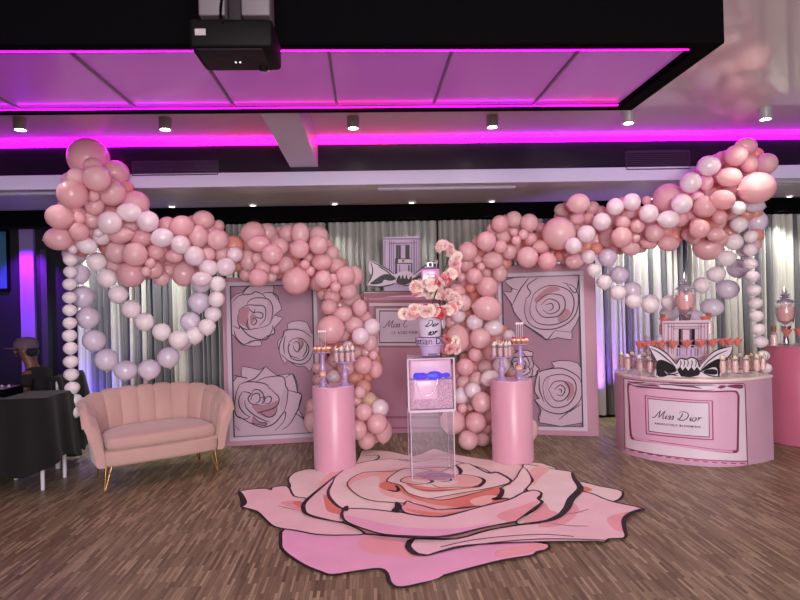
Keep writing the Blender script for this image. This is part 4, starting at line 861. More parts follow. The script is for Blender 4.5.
# ================================================================== curved bar
class BarSurf:
    def __init__(s, pts):
        s.p = [Vector((a, b)) for a, b in pts]; s.L = [0]
        for a, b in zip(s.p, s.p[1:]): s.L.append(s.L[-1] + (b - a).length)
    def uv(s, px, py):
        d = ray(px, py); best = None; n = len(s.p)
        for i in range(n - 1):
            a, b = s.p[i], s.p[i + 1]; e = b - a
            den = d.x * e.y - d.y * e.x
            if abs(den) < 1e-9: continue
            t = (a.x * e.y - a.y * e.x) / den; k = (a.x * d.y - a.y * d.x) / den
            lo, hi = (-5 if i == 0 else -1e-6), (5 if i == n - 2 else 1 + 1e-6)
            if t > 0 and lo <= k <= hi and (best is None or t < best[0]): best = (t, s.L[i] + k * (s.L[i + 1] - s.L[i]), CAMH + d.z * t)
        return best[1], best[2]
    def to(s, u, v, h):
        i = 0
        while i < len(s.p) - 2 and u > s.L[i + 1]: i += 1
        k = (u - s.L[i]) / (s.L[i + 1] - s.L[i]); p = s.p[i].lerp(s.p[i + 1], k)
        def nrm(j):
            j = max(0, min(len(s.p) - 2, j)); e = (s.p[j + 1] - s.p[j]).normalized(); return Vector((e.y, -e.x))
        n = (nrm(i - 1) + nrm(i)).normalized().lerp((nrm(i) + nrm(i + 1)).normalized(), k)
        return Vector((p.x + n.x * h, p.y + n.y * h, v))
fp = [onz(*q) for q in ((618.3, 449), (625.4, 453.3), (640, 457.6), (657.5, 461.2), (688.4, 465.2), (714.5, 467), (735, 466.6), (746.6, 465.2), (762, 462.6), (774, 459.4))]
fpt = smooth_pts([(p.x, p.y) for p in fp], 5)
BARZ = 0.785; surf = BarSurf(fpt)
bc = sum((Vector((p[0], p[1], 0)) for p in fpt), Vector()) / len(fpt); bc.y += 0.25
t = thing('curved_bar', 'curved pink bar printed with a large perfume bottle and script lettering', 'bar', bc)
loc = [(x - bc.x, y - bc.y) for x, y in fpt]; xr, yr = loc[-1]; xl, yl = loc[0]
back = [(xr + 0.01, yr + 0.22), (xr - 0.12, 0.42), (xl + 0.3, 0.5), (xl + 0.03, yl + 0.12)]
bm = NB(); prism(bm, loc + back, 0.0, BARZ - 0.02); obj('body', bm, mat('bar_pink', rgb(206, 166, 186), rough=0.45, noise=(3, rgb(200, 154, 178), 0.3)), t)
ctr = Vector((sum(p[0] for p in loc) / len(loc), 0.15))
grow = [((p[0] - ctr.x) * 1.008 + ctr.x, (p[1] - ctr.y) * 1.02 + ctr.y) for p in loc + back]
bm = NB(); prism(bm, grow, BARZ - 0.02, BARZ); obj('top', bm, mat('bar_top_cream', rgb(238, 220, 214), rough=0.3, coat=0.3), t, False)
art = Art(surf, step=0.0004)
def B(cx, cy): return surf.uv(620 + cx / 5, 365 + cy / 5)
M_b1 = mat('print_pale', rgb(230, 210, 222), rough=0.42); M_b2 = mat('print_pink', rgb(226, 178, 202), rough=0.42, noise=(2.5, rgb(218, 170, 198), 0.3)); M_b3 = mat('print_wine', rgb(136, 56, 92), rough=0.42); M_b4 = mat('print_blush', rgb(226, 160, 192), rough=0.42)
def Bp(ps): return [B(*p) for p in ps]
art.fill(Bp([(22, 66), (150, 82), (350, 90), (500, 92), (622, 92), (634, 500), (480, 496), (330, 484), (160, 456), (28, 424)]), M_b1, 0)
art.fill(Bp([(28, 412), (150, 441), (350, 467), (500, 477), (634, 479), (634, 500), (480, 496), (330, 484), (160, 456), (28, 424)]), M_b4, 0)
for k in range(13):
    x = 45 + k * 46; y = 422 + 68 * (1 - (1 - (x - 28) / 606) ** 2) - 2; art.fill(Bp([(x, y), (x + 26, y + 3.5), (x + 28, y + 8), (x + 2, y + 5)]), M_b3, 0)
art.fill(Bp([(40, 92), (80, 104), (200, 112), (400, 128), (560, 126), (588, 138), (592, 180), (590, 410), (585, 432), (560, 440), (350, 414), (150, 386), (75, 374), (52, 350), (45, 200)]), M_b3, 3)
art.fill(Bp([(48, 104), (90, 112), (200, 120), (400, 136), (555, 134), (580, 146), (583, 180), (580, 408), (574, 420), (555, 426), (350, 402), (150, 374), (82, 362), (62, 345), (54, 210)]), M_b2, 3)
art.fill(Bp([(66, 350), (150, 376), (350, 404), (560, 428), (562, 437), (350, 413), (150, 385), (76, 372)]), M_b4, 0)
for ps in ([(22, 66), (150, 82), (350, 90), (500, 92), (600, 92), (618, 98), (622, 120)], [(622, 120), (628, 300), (634, 500)], [(22, 66), (25, 250), (28, 424)], [(28, 412), (150, 441), (350, 467), (500, 477), (634, 479)], [(592, 150), (590, 280), (588, 430)]): art.stroke(Bp(ps), 0.008, M_b3, 5)
for ps in ([(40, 80), (70, 92), (110, 92), (125, 84), (90, 86)], [(90, 98), (140, 96), (180, 98), (200, 108), (170, 106)], [(200, 92), (300, 98), (370, 104), (410, 118), (360, 112)], [(470, 104), (500, 118), (530, 104), (500, 100), (485, 112)], [(530, 106), (570, 96), (610, 100), (600, 118)]):
    art.fill(Bp(ps), M_b3, 3)
for ps in ([(70, 82), (180, 94), (380, 102), (480, 100)], [(60, 100), (180, 112), (380, 126), (470, 124)], [(240, 90), (350, 94), (470, 96)]): art.stroke(Bp(ps), 0.006, M_line, 5, taper=True)
art.fill(Bp([(128, 150), (300, 168), (462, 176), (466, 374), (300, 362), (134, 344)]), M_b3, 0); art.fill(Bp([(132, 154), (300, 171), (456, 179), (460, 369), (300, 357), (138, 340)]), M_b4, 0)
art.fill(Bp([(142, 164), (300, 180), (444, 187), (447, 360), (300, 349), (147, 331)]), M_line, 0); art.fill(Bp([(145, 168), (300, 183), (441, 190), (443, 356), (300, 346), (150, 328)]), mat('label_pale', rgb(220, 204, 218), rough=0.45), 0)
(u0, v0), (u1, v1) = B(176, 263), B(412, 281)
sz = B(300, 222)[1] - B(300, 264)[1]; W = 4.65 * sz; k = (u1 - u0) / (W + 0.1 * sz)
n0 = len(art.bm.verts); script(art, 'Miss Dior', u0, v0, sz, M_line, 0.007)
art.bm.verts.ensure_lookup_table()
for v in art.bm.verts[n0:]: v.co.x = u0 + (v.co.x - u0) * k; v.co.y += (v1 - v0) * (v.co.x - u0) / (u1 - u0)
n0 = len(art.bm.verts); art.text('ABSOLUTELY BLOOMING', 0, 0, 0.03, M_line, 'LEFT', 1.3, bold=0.018)
art.bm.verts.ensure_lookup_table(); (u0, v0), (u1, v1) = B(178, 294), B(402, 312); wmax = max(v.co.x for v in art.bm.verts[n0:]); hs = (B(290, 296)[1] - B(290, 306)[1]) / 0.0218
for v in art.bm.verts[n0:]:
    q = v.co.x / wmax; v.co.x = u0 + (u1 - u0) * q; v.co.y = v.co.y * hs + v0 + (v1 - v0) * q
art.build('bottle_print', t, cuts=surf.L[1:-1])
# ---- standing on the bar
c = onz(690, 378, BARZ)
class BoardArt: pass
def cut(px, py, Y): return at(px, py, Y)
BYB = c.y + 0.02
pl = Plane((c.x, BYB - 0.012, 0), (1, 0, 0), (0, 0, 1))
def V(cx, cy): return pl.uv(620 + cx / 5, 260 + cy / 5)
def cutboard(name, pts, y0, y1, m, parent, sm=4):
    P = [V(*p) for p in pts]; P = smooth_pts(P, sm, True) if sm else P
    bm = NB(); f = [bm.verts.new((x, y0, z)) for x, z in P]; k_ = [bm.verts.new((x, y1, z)) for x, z in P]
    for tr in tessellate_polygon([[Vector((x, z, 0)) for x, z in P]]): bm.faces.new([f[i] for i in tr]); bm.faces.new([k_[i] for i in tr[::-1]])
    for i in range(len(P)): bm.faces.new((f[i], f[(i + 1) % len(P)], k_[(i + 1) % len(P)], k_[i]))
    return obj(name, bm, m, parent, False)
t = thing('bow_cutout', 'black and white bow cutout standing on the front of the bar top', 'cutout', (c.x, BYB, BARZ))
for ch in ():
    pass
def shift(o): o.location.z -= BARZ; return o
BW = [(138, 424), (190, 440), (240, 474), (278, 520), (300, 492), (330, 497), (355, 486), (385, 500), (396, 536), (420, 502), (470, 456), (530, 436), (562, 428), (552, 470), (524, 500), (504, 540), (497, 584), (400, 586), (340, 584), (300, 586), (178, 584), (186, 524), (160, 470)]
shift(cutboard('bow', BW, -0.012, 0.0, M_bow, t))
bowz = None
art = Art(pl)
for ps in ([(183, 512), (215, 500), (270, 530), (282, 556), (250, 566), (222, 556), (236, 578), (188, 580)], [(500, 496), (440, 520), (395, 562), (430, 548), (470, 536), (486, 548), (490, 584), (498, 580)], [(480, 548), (440, 546), (415, 560), (450, 572), (484, 570)]): art.fill([V(*p) for p in ps], M_line)
art.fill([V(*p) for p in [(284, 548), (300, 532), (312, 552), (326, 534), (340, 554), (356, 534), (370, 552), (384, 534), (402, 556), (394, 576), (350, 586), (304, 582)]], M_line, 0)
for x in (300, 318, 336, 356, 376): art.stroke([V(x, 500), V(x + 4, 515), V(x - 2, 535)], 0.009, M_line, taper=True)
art.stroke([V(*p) for p in [(280, 520), (300, 492), (330, 497), (355, 486), (385, 500), (396, 536)]], 0.011, M_line)
for ps in ([(138, 424), (190, 440), (240, 474), (278, 520)], [(148, 440), (190, 460), (240, 500), (275, 535)], [(138, 424), (160, 470), (186, 524), (178, 584)], [(396, 536), (420, 502), (470, 456), (530, 436), (562, 428)], [(400, 550), (440, 505), (490, 470), (540, 450)], [(562, 428), (552, 470), (524, 500), (504, 540)], [(190, 580), (250, 572), (290, 580)], [(405, 560), (450, 578), (492, 582)], [(225, 560), (260, 572), (300, 560)]): art.stroke([V(*p) for p in ps], 0.011, M_line, taper=True)
art.build('bow_print', t)
YB2 = BYB + 0.235
pl = Plane((c.x, YB2 - 0.016, 0), (1, 0, 0), (0, 0, 1))
t = thing('bottle_cutout', 'pale perfume bottle cutout standing behind the bow on the bar', 'cutout', (c.x, YB2, BARZ))
a_, b_ = V(212, 306), V(446, 306)
bm = NB(); box(bm, a_[0], b_[0], -0.016, 0.0, 0.0, a_[1] - BARZ, 0.003); obj('board', bm, M_bp3, t, False)
art = Art(pl)
def rc_(x0, y0, x1, y1, m): art.fill([V(x0, y1), V(x1, y1), V(x1, y0), V(x0, y0)], m, 0)
for x, w in ((220, .006), (240, .008), (258, .005), (268, .004), (392, .004), (404, .008), (420, .005), (436, .006)): art.stroke([V(x, 318), V(x, 470)], w, M_greyp, 0)
for y, w, xa, xb in ((316, .008, 215, 443), (334, .006, 235, 425), (344, .005, 262, 398)): art.stroke([V(xa, y), V(xb, y)], w, M_greyp, 0)
rc_(292, 345, 372, 425, M_greyp); rc_(312, 348, 345, 425, M_bp3); rc_(292, 345, 302, 425, M_line); rc_(356, 345, 372, 425, M_line)
rc_(284, 425, 384, 440, M_bp3); rc_(284, 426, 300, 438, M_line); rc_(352, 428, 366, 438, M_line); rc_(280, 440, 388, 480, M_glassprint)
for x in (284, 296, 330, 352, 372, 384): art.stroke([V(x, 442), V(x, 480)], .006, M_line, 0)
art.build('bottle_print', t)
# risers behind
R1Z, R2Z = 0.945, 1.155
def riser(x0, x1, y0, y1, z0, z1, lab):
    t = thing('clear_riser', lab, 'riser', ((x0 + x1) / 2, (y0 + y1) / 2, z0)); w, d, h = (x1 - x0) / 2, (y1 - y0) / 2, z1 - z0
    bm = NB(); box(bm, -w, w, -d, d, h - 0.01, h); obj('shelf', bm, M_acr, t, False)
    for sx in (-1, 1):
        bm = NB(); box(bm, sx * w - 0.005 * (1 + sx), sx * w + 0.005 * (1 - sx), -d, d, 0, h - 0.01); obj('end_panel', bm, M_acr, t, False)
rY = BYB + 0.03
riser(at(636, 340, rY + .06).x, at(741, 340, rY + .06).x, rY, rY + 0.165, BARZ, R1Z, 'long clear riser under the row of red cocktails on the bar')
riser(at(657, 340, rY + .12).x, at(714, 340, rY + .12).x, YB2 + 0.012, YB2 + 0.17, BARZ, R2Z, 'short clear upper riser under the drink dispenser on the bar')
M_red = mat('red_cocktail', rgb(240, 116, 96), rough=0.2, coat=0.4); M_pinkdrink = mat('pink_drink', rgb(248, 214, 206), rough=0.2, coat=0.3, noise=(30, rgb(240, 180, 176), 0.3)); M_leaf = mat('mint_leaf', rgb(96, 104, 70), rough=0.6); M_lemon = mat('lemon_slice', rgb(248, 226, 196), rough=0.5)
M_gl = clear('drinking_glass', opac=0.07)
def martini():
    t = thing('cocktail_glass', '', 'cocktail')
    bm = NB(); lathe(bm, [(0.0, 0), (0.032, 0), (0.032, 0.003), (0.005, 0.008), (0.004, 0.092), (0.056, 0.176), (0.058, 0.179), (0.0565, 0.181), (0.004, 0.098)], 24, cap=False); k = obj('glass', bm, M_gl, t)
    bm = NB(); lathe(bm, [(0.0, 0.099), (0.004, 0.1), (0.0525, 0.173), (0.0, 0.173)], 24, cap=False); obj('drink', bm, M_red, k)
    bm = NB(); ball(bm, (0.018, 0.0, 0.174), (0.014, 0.012, 0.012), 8, 6); ball(bm, (-0.012, 0.01, 0.173), (0.01, 0.01, 0.009), 8, 6); obj('berry', bm, M_berry, t)
    return t
def flute():
    t = thing('garnished_glass', '', 'drink')
    bm = NB(); lathe(bm, [(0.0, 0), (0.03, 0), (0.03, 0.004), (0.008, 0.01), (0.008, 0.026), (0.026, 0.045), (0.031, 0.1), (0.025, 0.15), (0.031, 0.182), (0.0295, 0.182), (0.0235, 0.15), (0.0295, 0.1), (0.0245, 0.047), (0.0, 0.03)], 22, cap=False); k = obj('glass', bm, M_gl, t)
    bm = NB(); lathe(bm, [(0.0, 0.032), (0.0235, 0.048), (0.0285, 0.1), (0.0225, 0.148), (0.0, 0.15)], 20, cap=False); obj('drink', bm, M_pinkdrink, k)
    bm = NB(); box(bm, -0.003, 0.003, -0.022, -0.018, 0.09, 0.19, 0.002); xf(bm, Matrix.Rotation(0.22, 4, 'Y')); tube(bm, [(0.0, 0.0, 0.15), (0.02, 0.004, 0.2)], [0.008, 0.003], 6); obj('herb_sprig', bm, M_leaf, t)
    bm = NB(); lathe(bm, [(0.0, -0.003), (0.017, -0.003), (0.017, 0.003), (0.0, 0.003)], 16, cap=False, M=Matrix.Rotation(1.1, 3, 'X'), loc=(-0.012, -0.014, 0.182)); ball(bm, (0.0, 0.0, 0.168), (0.024, 0.024, 0.01), 10, 6); obj('citrus_slice', bm, M_lemon, t)
    return t
m0, f0 = martini(), flute()
row = [(640, .105), (646, .045), (652, .105), (661, .045), (672.6, .05), (686.6, .045), (700.6, .05), (712.6, .045), (723, .105), (729.5, .045), (737, .105)]
for i, (px, dy) in enumerate(row):
    Y = rY + dy + 0.01; put(m0, (at(px, 340, Y).x, Y, R1Z), 'red cocktail in a stemmed glass on the long clear riser, %s from the left' % ords[i], 'red cocktails', rd.uniform(0, 6))
for px, w in ((664.4, 'nearer the rose panel'), (705.6, 'nearer the round pink table')):
    Y = YB2 + 0.06; put(m0, (at(px, 318, Y).x, Y, R2Z), 'red cocktail raised highest, beside the dispenser, on the side ' + w, 'red cocktails', rd.uniform(0, 6))
G = [(622.5, 371.5), (628, 373.5), (633.5, 371), (640, 375.5), (645.5, 372), (650.5, 377), (655, 373.5)]
for i, (px, py) in enumerate(G):
    p = onz(px, py, BARZ); put(f0, p, 'garnished pink drink at the rose panel end of the bar, %s from the left' % ords[i], 'garnished pink drinks', rd.uniform(-0.6, 0.6))
G = [(723, 377), (728.5, 373.5), (735.5, 377), (740, 373.5), (746.5, 376.5), (751, 373.5), (757, 375.5), (763, 374)]
for i, (px, py) in enumerate(G):
    p = onz(px, py, BARZ); put(f0, p, 'garnished pink drink at the round table end of the bar, %s from left' % ords[i], 'garnished pink drinks', rd.uniform(-0.6, 0.6))
M_silver = mat('satin_silver', rgb(206, 202, 214), rough=0.3, metal=0.7)
def dispenser(loc, lab):
    t = thing('drink_dispenser', lab, 'dispenser', loc)
    bm = NB(); lathe(bm, [(0.075, 0), (0.08, 0.006), (0.03, 0.02), (0.02, 0.1), (0.05, 0.19), (0.052, 0.198)], 28); obj('stand', bm, M_chrome, t)
    bm = NB(); lathe(bm, [(0.0, 0.198), (0.045, 0.2), (0.078, 0.25), (0.094, 0.33), (0.092, 0.4), (0.075, 0.43), (0.075, 0.445), (0.07, 0.445), (0.07, 0.43), (0.088, 0.4), (0.09, 0.33), (0.074, 0.252), (0.0, 0.204)], 32, cap=False)
    k = obj('jar', bm, M_gl, t)
    bm = NB(); lathe(bm, [(0.0, 0.206), (0.072, 0.254), (0.087, 0.33), (0.085, 0.395), (0.0, 0.4)], 28, cap=False); obj('drink', bm, mat('rose_drink', rgb(226, 168, 166), rough=0.15, coat=0.4) if 'rose_drink' not in bpy.data.materials else bpy.data.materials['rose_drink'], k)
    bm = NB(); ball(bm, (-0.05, -0.04, 0.405), (0.022, 0.022, 0.018), 10, 7); ball(bm, (0.012, -0.06, 0.408), (0.022, 0.02, 0.016), 10, 7); obj('fruit', bm, M_blush, k)
    bm = NB(); lathe(bm, [(0.0, 0.446), (0.085, 0.446), (0.088, 0.455), (0.07, 0.47), (0.03, 0.482), (0.0, 0.484)], 28, cap=False); lid = obj('lid', bm, M_silver, t)
    bm = NB()
    for ring, (n, L, tl) in enumerate(((8, 0.07, 1.1), (7, 0.09, 0.7), (5, 0.12, 0.25), (1, 0.15, 0.0))):
        for k in range(n):
            a = 2 * PI * k / n + ring * .5; d = Vector((math.sin(tl) * math.cos(a), math.sin(tl) * math.sin(a), math.cos(tl))); s = Vector((-math.sin(a), math.cos(a), 0)) * 0.018; b0 = Vector((0, 0, 0.474)); up = Vector((d.z * -math.cos(a) * .3, d.z * -math.sin(a) * .3, .0)) * 0.02
            v = [bm.verts.new(b0), bm.verts.new(b0 + d * L * .5 + s), bm.verts.new(b0 + d * L), bm.verts.new(b0 + d * L * .5 - s), bm.verts.new(b0 + d * L * .5 + up + Vector((0, 0, .006)))]
            for q in ((0, 1, 4), (1, 2, 4), (2, 3, 4), (3, 0, 4)): bm.faces.new([v[j] for j in q])
    obj('leaf_finial', bm, M_silver, lid, False)
    bm = NB(); tube(bm, [(0, -0.078, 0.26), (0, -0.11, 0.255), (0, -0.115, 0.235)], [0.008, 0.007, 0.006], 8); tube(bm, [(-0.012, -0.1, 0.27), (0.012, -0.1, 0.27)], 0.004, 6); obj('spigot', bm, M_chrome, t)
Y = YB2 + 0.09; dispenser((at(685.3, 300, Y).x, Y, R2Z), 'pineapple-shaped drink dispenser with silver leafy lid on top of the bar')
def corkbottle(loc, lab):
    t = thing('corked_bottle', lab, 'bottle', loc, 0, 'corked pink bottles')
    bm = NB(); lathe(bm, [(0.0, 0), (0.034, 0), (0.038, 0.006), (0.038, 0.09), (0.03, 0.12), (0.02, 0.14), (0.02, 0.165), (0.018, 0.165), (0.018, 0.14), (0.035, 0.09), (0.035, 0.008), (0.0, 0.006)], 22, cap=False); k = obj('glass', bm, M_gl, t)
    bm = NB(); lathe(bm, [(0.0, 0.008), (0.034, 0.01), (0.034, 0.09), (0.026, 0.12), (0.0, 0.122)], 20, cap=False); obj('drink', bm, M_pinkdrink, k)
    bm = NB(); lathe(bm, [(0.0, 0.15), (0.018, 0.15), (0.023, 0.167), (0.024, 0.21), (0.0, 0.212)], 16, cap=False); obj('cork', bm, mat('cork', rgb(150, 96, 60), rough=0.8, bump=(150, 0.3)) if 'cork' not in bpy.data.materials else bpy.data.materials['cork'], t)
for px, w in ((658.5, 'the rose panel side of the bottle cutout'), (713.5, 'the round table side of the bottle cutout')):
    Y = YB2 + 0.12; corkbottle((at(px, 325, Y).x + (0.045 if px < 680 else -0.045), Y, R2Z), 'corked pink drink bottle on the upper riser, ' + w)
# ---- round pink table at the edge
RT = at(801, 400, 5.98); RZ = 0.995
t = thing('round_table', 'deep pink cylinder table at the edge of the room beside the bar', 'table', (RT.x, 5.98, 0))
bm = NB(); lathe(bm, [(0.318, 0.003), (0.322, 0.008), (0.322, RZ - 0.014), (0.318, RZ - 0.008)], 72); obj('drum', bm, M_pl2, t)
bm = NB(); lathe(bm, [(0.316, RZ - 0.008), (0.323, RZ - 0.007), (0.323, RZ - 0.001), (0.32, RZ)], 72); obj('top', bm, M_pl2, t)
def onT(px, Y): return (at(px, 340, Y).x, Y, RZ)
corkbottle(onT(774, 5.92), 'corked bottle of pink drink at the rim of the round pink table')
put(m0, onT(786.5, 5.82), 'red cocktail on the round pink table, next to the corked bottle', 'red cocktails', 1.0)
put(m0, onT(799.5, 5.84), 'red cocktail on the round pink table, cut off by the frame edge', 'red cocktails', 2.0)
dispenser(onT(786, 6.08), 'pineapple-shaped drink dispenser with silver leafy lid on the round pink table')
# ================================================================== loveseat
M_sofa = mat('blush_velvet', rgb(198, 160, 152), rough=0.7, sheen=0.4, noise=(6, rgb(190, 152, 145), 0.35), bump=(140, 0.12))
FL, FR = onz(104.5, 491), onz(218, 470)
sv = (FR - FL); rz = math.atan2(sv.y, sv.x); half = sv.length / 2
mid = (FL + FR) / 2
t = thing('loveseat', 'blush pink velvet loveseat with a scalloped channel back and thin gold legs', 'sofa', (mid.x, mid.y, 0), rz)
A, DEP = half + 0.04, 0.60
def upath(inset, front):          # U-shaped plan: left arm front -> back -> right arm front
    a = A - inset; yb = DEP - inset; r = 0.36 - inset * 0.6; pts = []
    n = 14
    for i in range(n): pts.append((-a, front + (yb - r - front) * i / n))
    for i in range(n): th = PI - (PI / 2) * i / n; pts.append((-a + r + r * math.cos(th), yb - r + r * math.sin(th)))
    for i in range(20): pts.append((-a + r + (2 * a - 2 * r) * i / 20, yb))
    for i in range(n): th = PI / 2 - (PI / 2) * i / n; pts.append((a - r + r * math.cos(th), yb - r + r * math.sin(th)))
    for i in range(n + 1): pts.append((a, yb - r + (front - yb + r) * i / n))
    return pts
def resample(pts, n):
    L = [0]
    for p, q in zip(pts, pts[1:]): L.append(L[-1] + math.dist(p, q))
    out = []; j = 0
    for i in range(n + 1):
        s = L[-1] * i / n
        while j < len(L) - 2 and L[j + 1] < s: j += 1
        k = (s - L[j]) / max(1e-9, L[j + 1] - L[j]); out.append((pts[j][0] + (pts[j + 1][0] - pts[j][0]) * k, pts[j][1] + (pts[j + 1][1] - pts[j][1]) * k))
    return out
NCH = 13; NS = NCH * 10
ring = resample(upath(0, -0.03), NS)
bm = NB(); grid = []
for i, (x, y) in enumerate(ring):
    s = i / NS; u = s * NCH; fr_ = u - math.floor(u)
    if i == NS: fr_ = 1.0
    lob = math.sin(PI * fr_) ** 0.5 if 0 < fr_ < 1 else 0.0
    p, q = ring[max(0, i - 1)], ring[min(NS, i + 1)]; tx, ty = q[0] - p[0], q[1] - p[1]; l = math.hypot(tx, ty); nx, ny = -ty / l, tx / l     # outward
    c = abs(2 * s - 1); h = 0.785 - 0.14 * c ** 2.2 - (0.06 * max(0, (c - 0.9) / 0.1) ** 2)
    top = h + 0.022 * lob; flare = 0.085 + 0.02 * c
    def P(off, z): return (x + nx * off, y + ny * off, z)
    g0 = 0.2
    sec = [P(-0.05, g0), P(0.0, g0 + 0.0), P(0.02, g0 + 0.02)]
    for k in (0.25, 0.5, 0.75, 0.93): z = g0 + (top - g0) * k; sec.append(P(0.02 + flare * k ** 1.6 + 0.006 * lob, z))
    w = 0.075
    for k in range(6): a = PI * k / 5; sec.append(P(0.02 + flare - w * (0.5 - 0.5 * math.cos(a)) + 0.005 * lob, top - 0.035 + 0.035 * math.sin(a) + 0.0))
    for k in (0.85, 0.65, 0.45, 0.25): z = g0 + (top - g0) * k; sec.append(P(0.02 + flare * k ** 1.6 - w - 0.022 * lob * min(1, k * 1.6), z))
    grid.append([bm.verts.new(v) for v in sec])
for a, b in zip(grid, grid[1:]):
    for k in range(len(a) - 1): bm.faces.new((a[k], b[k], b[k + 1], a[k + 1]))
for e in (grid[0], grid[-1]): bm.faces.new(e)
obj('channel_back', bm, M_sofa, t)
def rounded(outl, z0, z1, r, crown=0.0, name='', m=None):
    bm = NB(); cx = sum(p[0] for p in outl) / len(outl); cy = sum(p[1] for p in outl) / len(outl); rings = []
    prof = [(1, z0 + r)]; prof = []
    for k in range(5): a = -PI / 2 + PI / 2 * k / 4; prof.append((r * (1 - math.cos(a)), z0 + r + r * math.sin(a)))
    for k in range(6): a = PI / 2 * k / 5; prof.append((r * (1 - math.cos(a)), z1 - r + r * math.sin(a)))
    for k, f in enumerate((0.12, 0.3, 0.6)): prof.append((r + f * 0.3, z1 + crown * (0.5, 0.85, 1)[k]))
    for ins, z in prof:
        rg = []
        for x, y in outl:
            d = math.hypot(x - cx, y - cy); f = max(0.05, (d - ins) / d); rg.append(bm.verts.new((cx + (x - cx) * f, cy + (y - cy) * f, z)))
        rings.append(rg)
    n = len(outl)
    for a, b in zip(rings, rings[1:]):
        for i in range(n): bm.faces.new((a[i], a[(i + 1) % n], b[(i + 1) % n], b[i]))
    bm.faces.new(rings[0][::-1]); bm.faces.new(rings[-1])
    return obj(name, bm, m, t)
def seat_outline(ins, front):
    u = upath(ins, front + 0.08); a = A - ins
    fr_ = [(a * math.cos(PI * k / 16) , front + 0.08 - 0.085 * math.sin(PI * k / 16) ** 0.7) for k in range(1, 16)]
    return u + fr_
rounded(seat_outline(0.04, -0.07), 0.2, 0.335, 0.03, 0.0, 'seat_base', M_sofa)
rounded(seat_outline(0.06, -0.075), 0.335, 0.45, 0.045, 0.02, 'seat_cushion', M_sofa)
for x, y, dx, dy in ((-half + .02, 0.02, -0.02, -0.02), (half - .02, 0.02, 0.02, -0.02), (-half + 0.04, DEP - 0.14, -0.02, 0.03), (half - 0.04, DEP - 0.14, 0.02, 0.03)):
    bm = NB(); tube(bm, [(x, y, 0.205), (x + dx, y + dy, 0.0)], [0.011, 0.006], 12)
    tube(bm, [(x + (0.05 if x < 0 else -0.05), y + 0.01, 0.205), (x + dx + (0.008 if x < 0 else -0.008), y + dy + 0.002, 0.004)], [0.006, 0.005], 10)
    obj('leg', bm, M_gold, t)
# ================================================================== the dark corner: person, chair, jacket, covered table
M_cloth = mat('black_cloth', rgb(9, 8, 11), rough=0.85, sheen=0.1, bump=(15, 0.3)); M_skin = mat('skin', rgb(104, 66, 54), rough=0.5, sss=0.1); M_tee = mat('black_tee', rgb(16, 14, 18), rough=0.85, bump=(40, 0.15)); M_cap = mat('cap_grey', rgb(84, 66, 84), rough=0.75, bump=(120, 0.1)); M_jean = mat('dark_jeans', rgb(24, 24, 32), rough=0.8)
def skin_mesh(name, verts, edges, radii, m, parent, sub=2, root=0):
    me = bpy.data.meshes.new(name); me.from_pydata([tuple(v) for v in verts], edges, []); o = link(name, me, parent)
    sk = o.modifiers.new('skin', 'SKIN'); sk.use_smooth_shade = True; sk.branch_smoothing = 0.5
    for i, r in enumerate(radii):
        d = me.skin_vertices[0].data[i]; d.radius = r if isinstance(r, (tuple, list)) else (r, r); d.use_root = (i == root)
    ss = o.modifiers.new('sub', 'SUBSURF'); ss.levels = sub; ss.render_levels = sub
    dg = bpy.context.evaluated_depsgraph_get(); me2 = bpy.data.meshes.new_from_object(o.evaluated_get(dg)); o.modifiers.clear(); o.data = me2; me2.materials.clear(); me2.materials.append(m)
    me2.polygons.foreach_set('use_smooth', [True] * len(me2.polygons)); bpy.data.meshes.remove(me); return o
HX = at(24, 352, 6.3).x; HY = 6.3
px0 = HX + 0.16
t = thing('person', 'person in grey cap and black t-shirt sitting at the covered corner table', 'person', (px0, HY, 0), 0)
hz = at(24, 352, 6.3).z
SH = hz - 0.2
# facing -x (towards the table at the frame edge)
V_ = [(0.02, 0, 0.54), (0.0, 0, 0.62), (-0.03, 0, SH - 0.14), (-0.05, 0, SH - 0.02), (-0.09, 0, SH + 0.08), (-0.13, 0, hz - 0.03), (-0.145, 0, hz + 0.05), (-0.135, 0, hz + 0.085),
      (-0.05, -0.17, SH - 0.02), (-0.04, -0.21, SH - 0.16), (-0.06, -0.215, SH - 0.29), (-0.19, -0.17, SH - 0.25), (-0.31, -0.13, SH - 0.21), (-0.38, -0.12, SH - 0.2),
      (-0.05, 0.17, SH - 0.02), (-0.04, 0.21, SH - 0.16), (-0.06, 0.215, SH - 0.29), (-0.19, 0.17, SH - 0.25), (-0.31, 0.13, SH - 0.21), (-0.38, 0.12, SH - 0.2),
      (-0.02, -0.1, 0.54), (-0.42, -0.13, 0.52), (-0.42, -0.13, 0.1), (-0.54, -0.13, 0.05),
      (-0.02, 0.1, 0.54), (-0.42, 0.13, 0.52), (-0.42, 0.13, 0.1), (-0.54, 0.13, 0.05)]
E_ = [(0, 1), (1, 2), (2, 3), (3, 4), (4, 5), (5, 6), (6, 7), (3, 8), (8, 9), (9, 10), (10, 11), (11, 12), (12, 13), (3, 14), (14, 15), (15, 16), (16, 17), (17, 18), (18, 19), (0, 20), (20, 21), (21, 22), (22, 23), (0, 24), (24, 25), (25, 26), (26, 27)]
R_ = [(.12, .15), (.12, .15), (.13, .17), (.09, .13), .055, (.085, .075), (.095, .08), (.07, .06)] + [.06, .05, .042, .038, .03, (.035, .02)] * 2 + [.085, .065, .045, .04] * 2
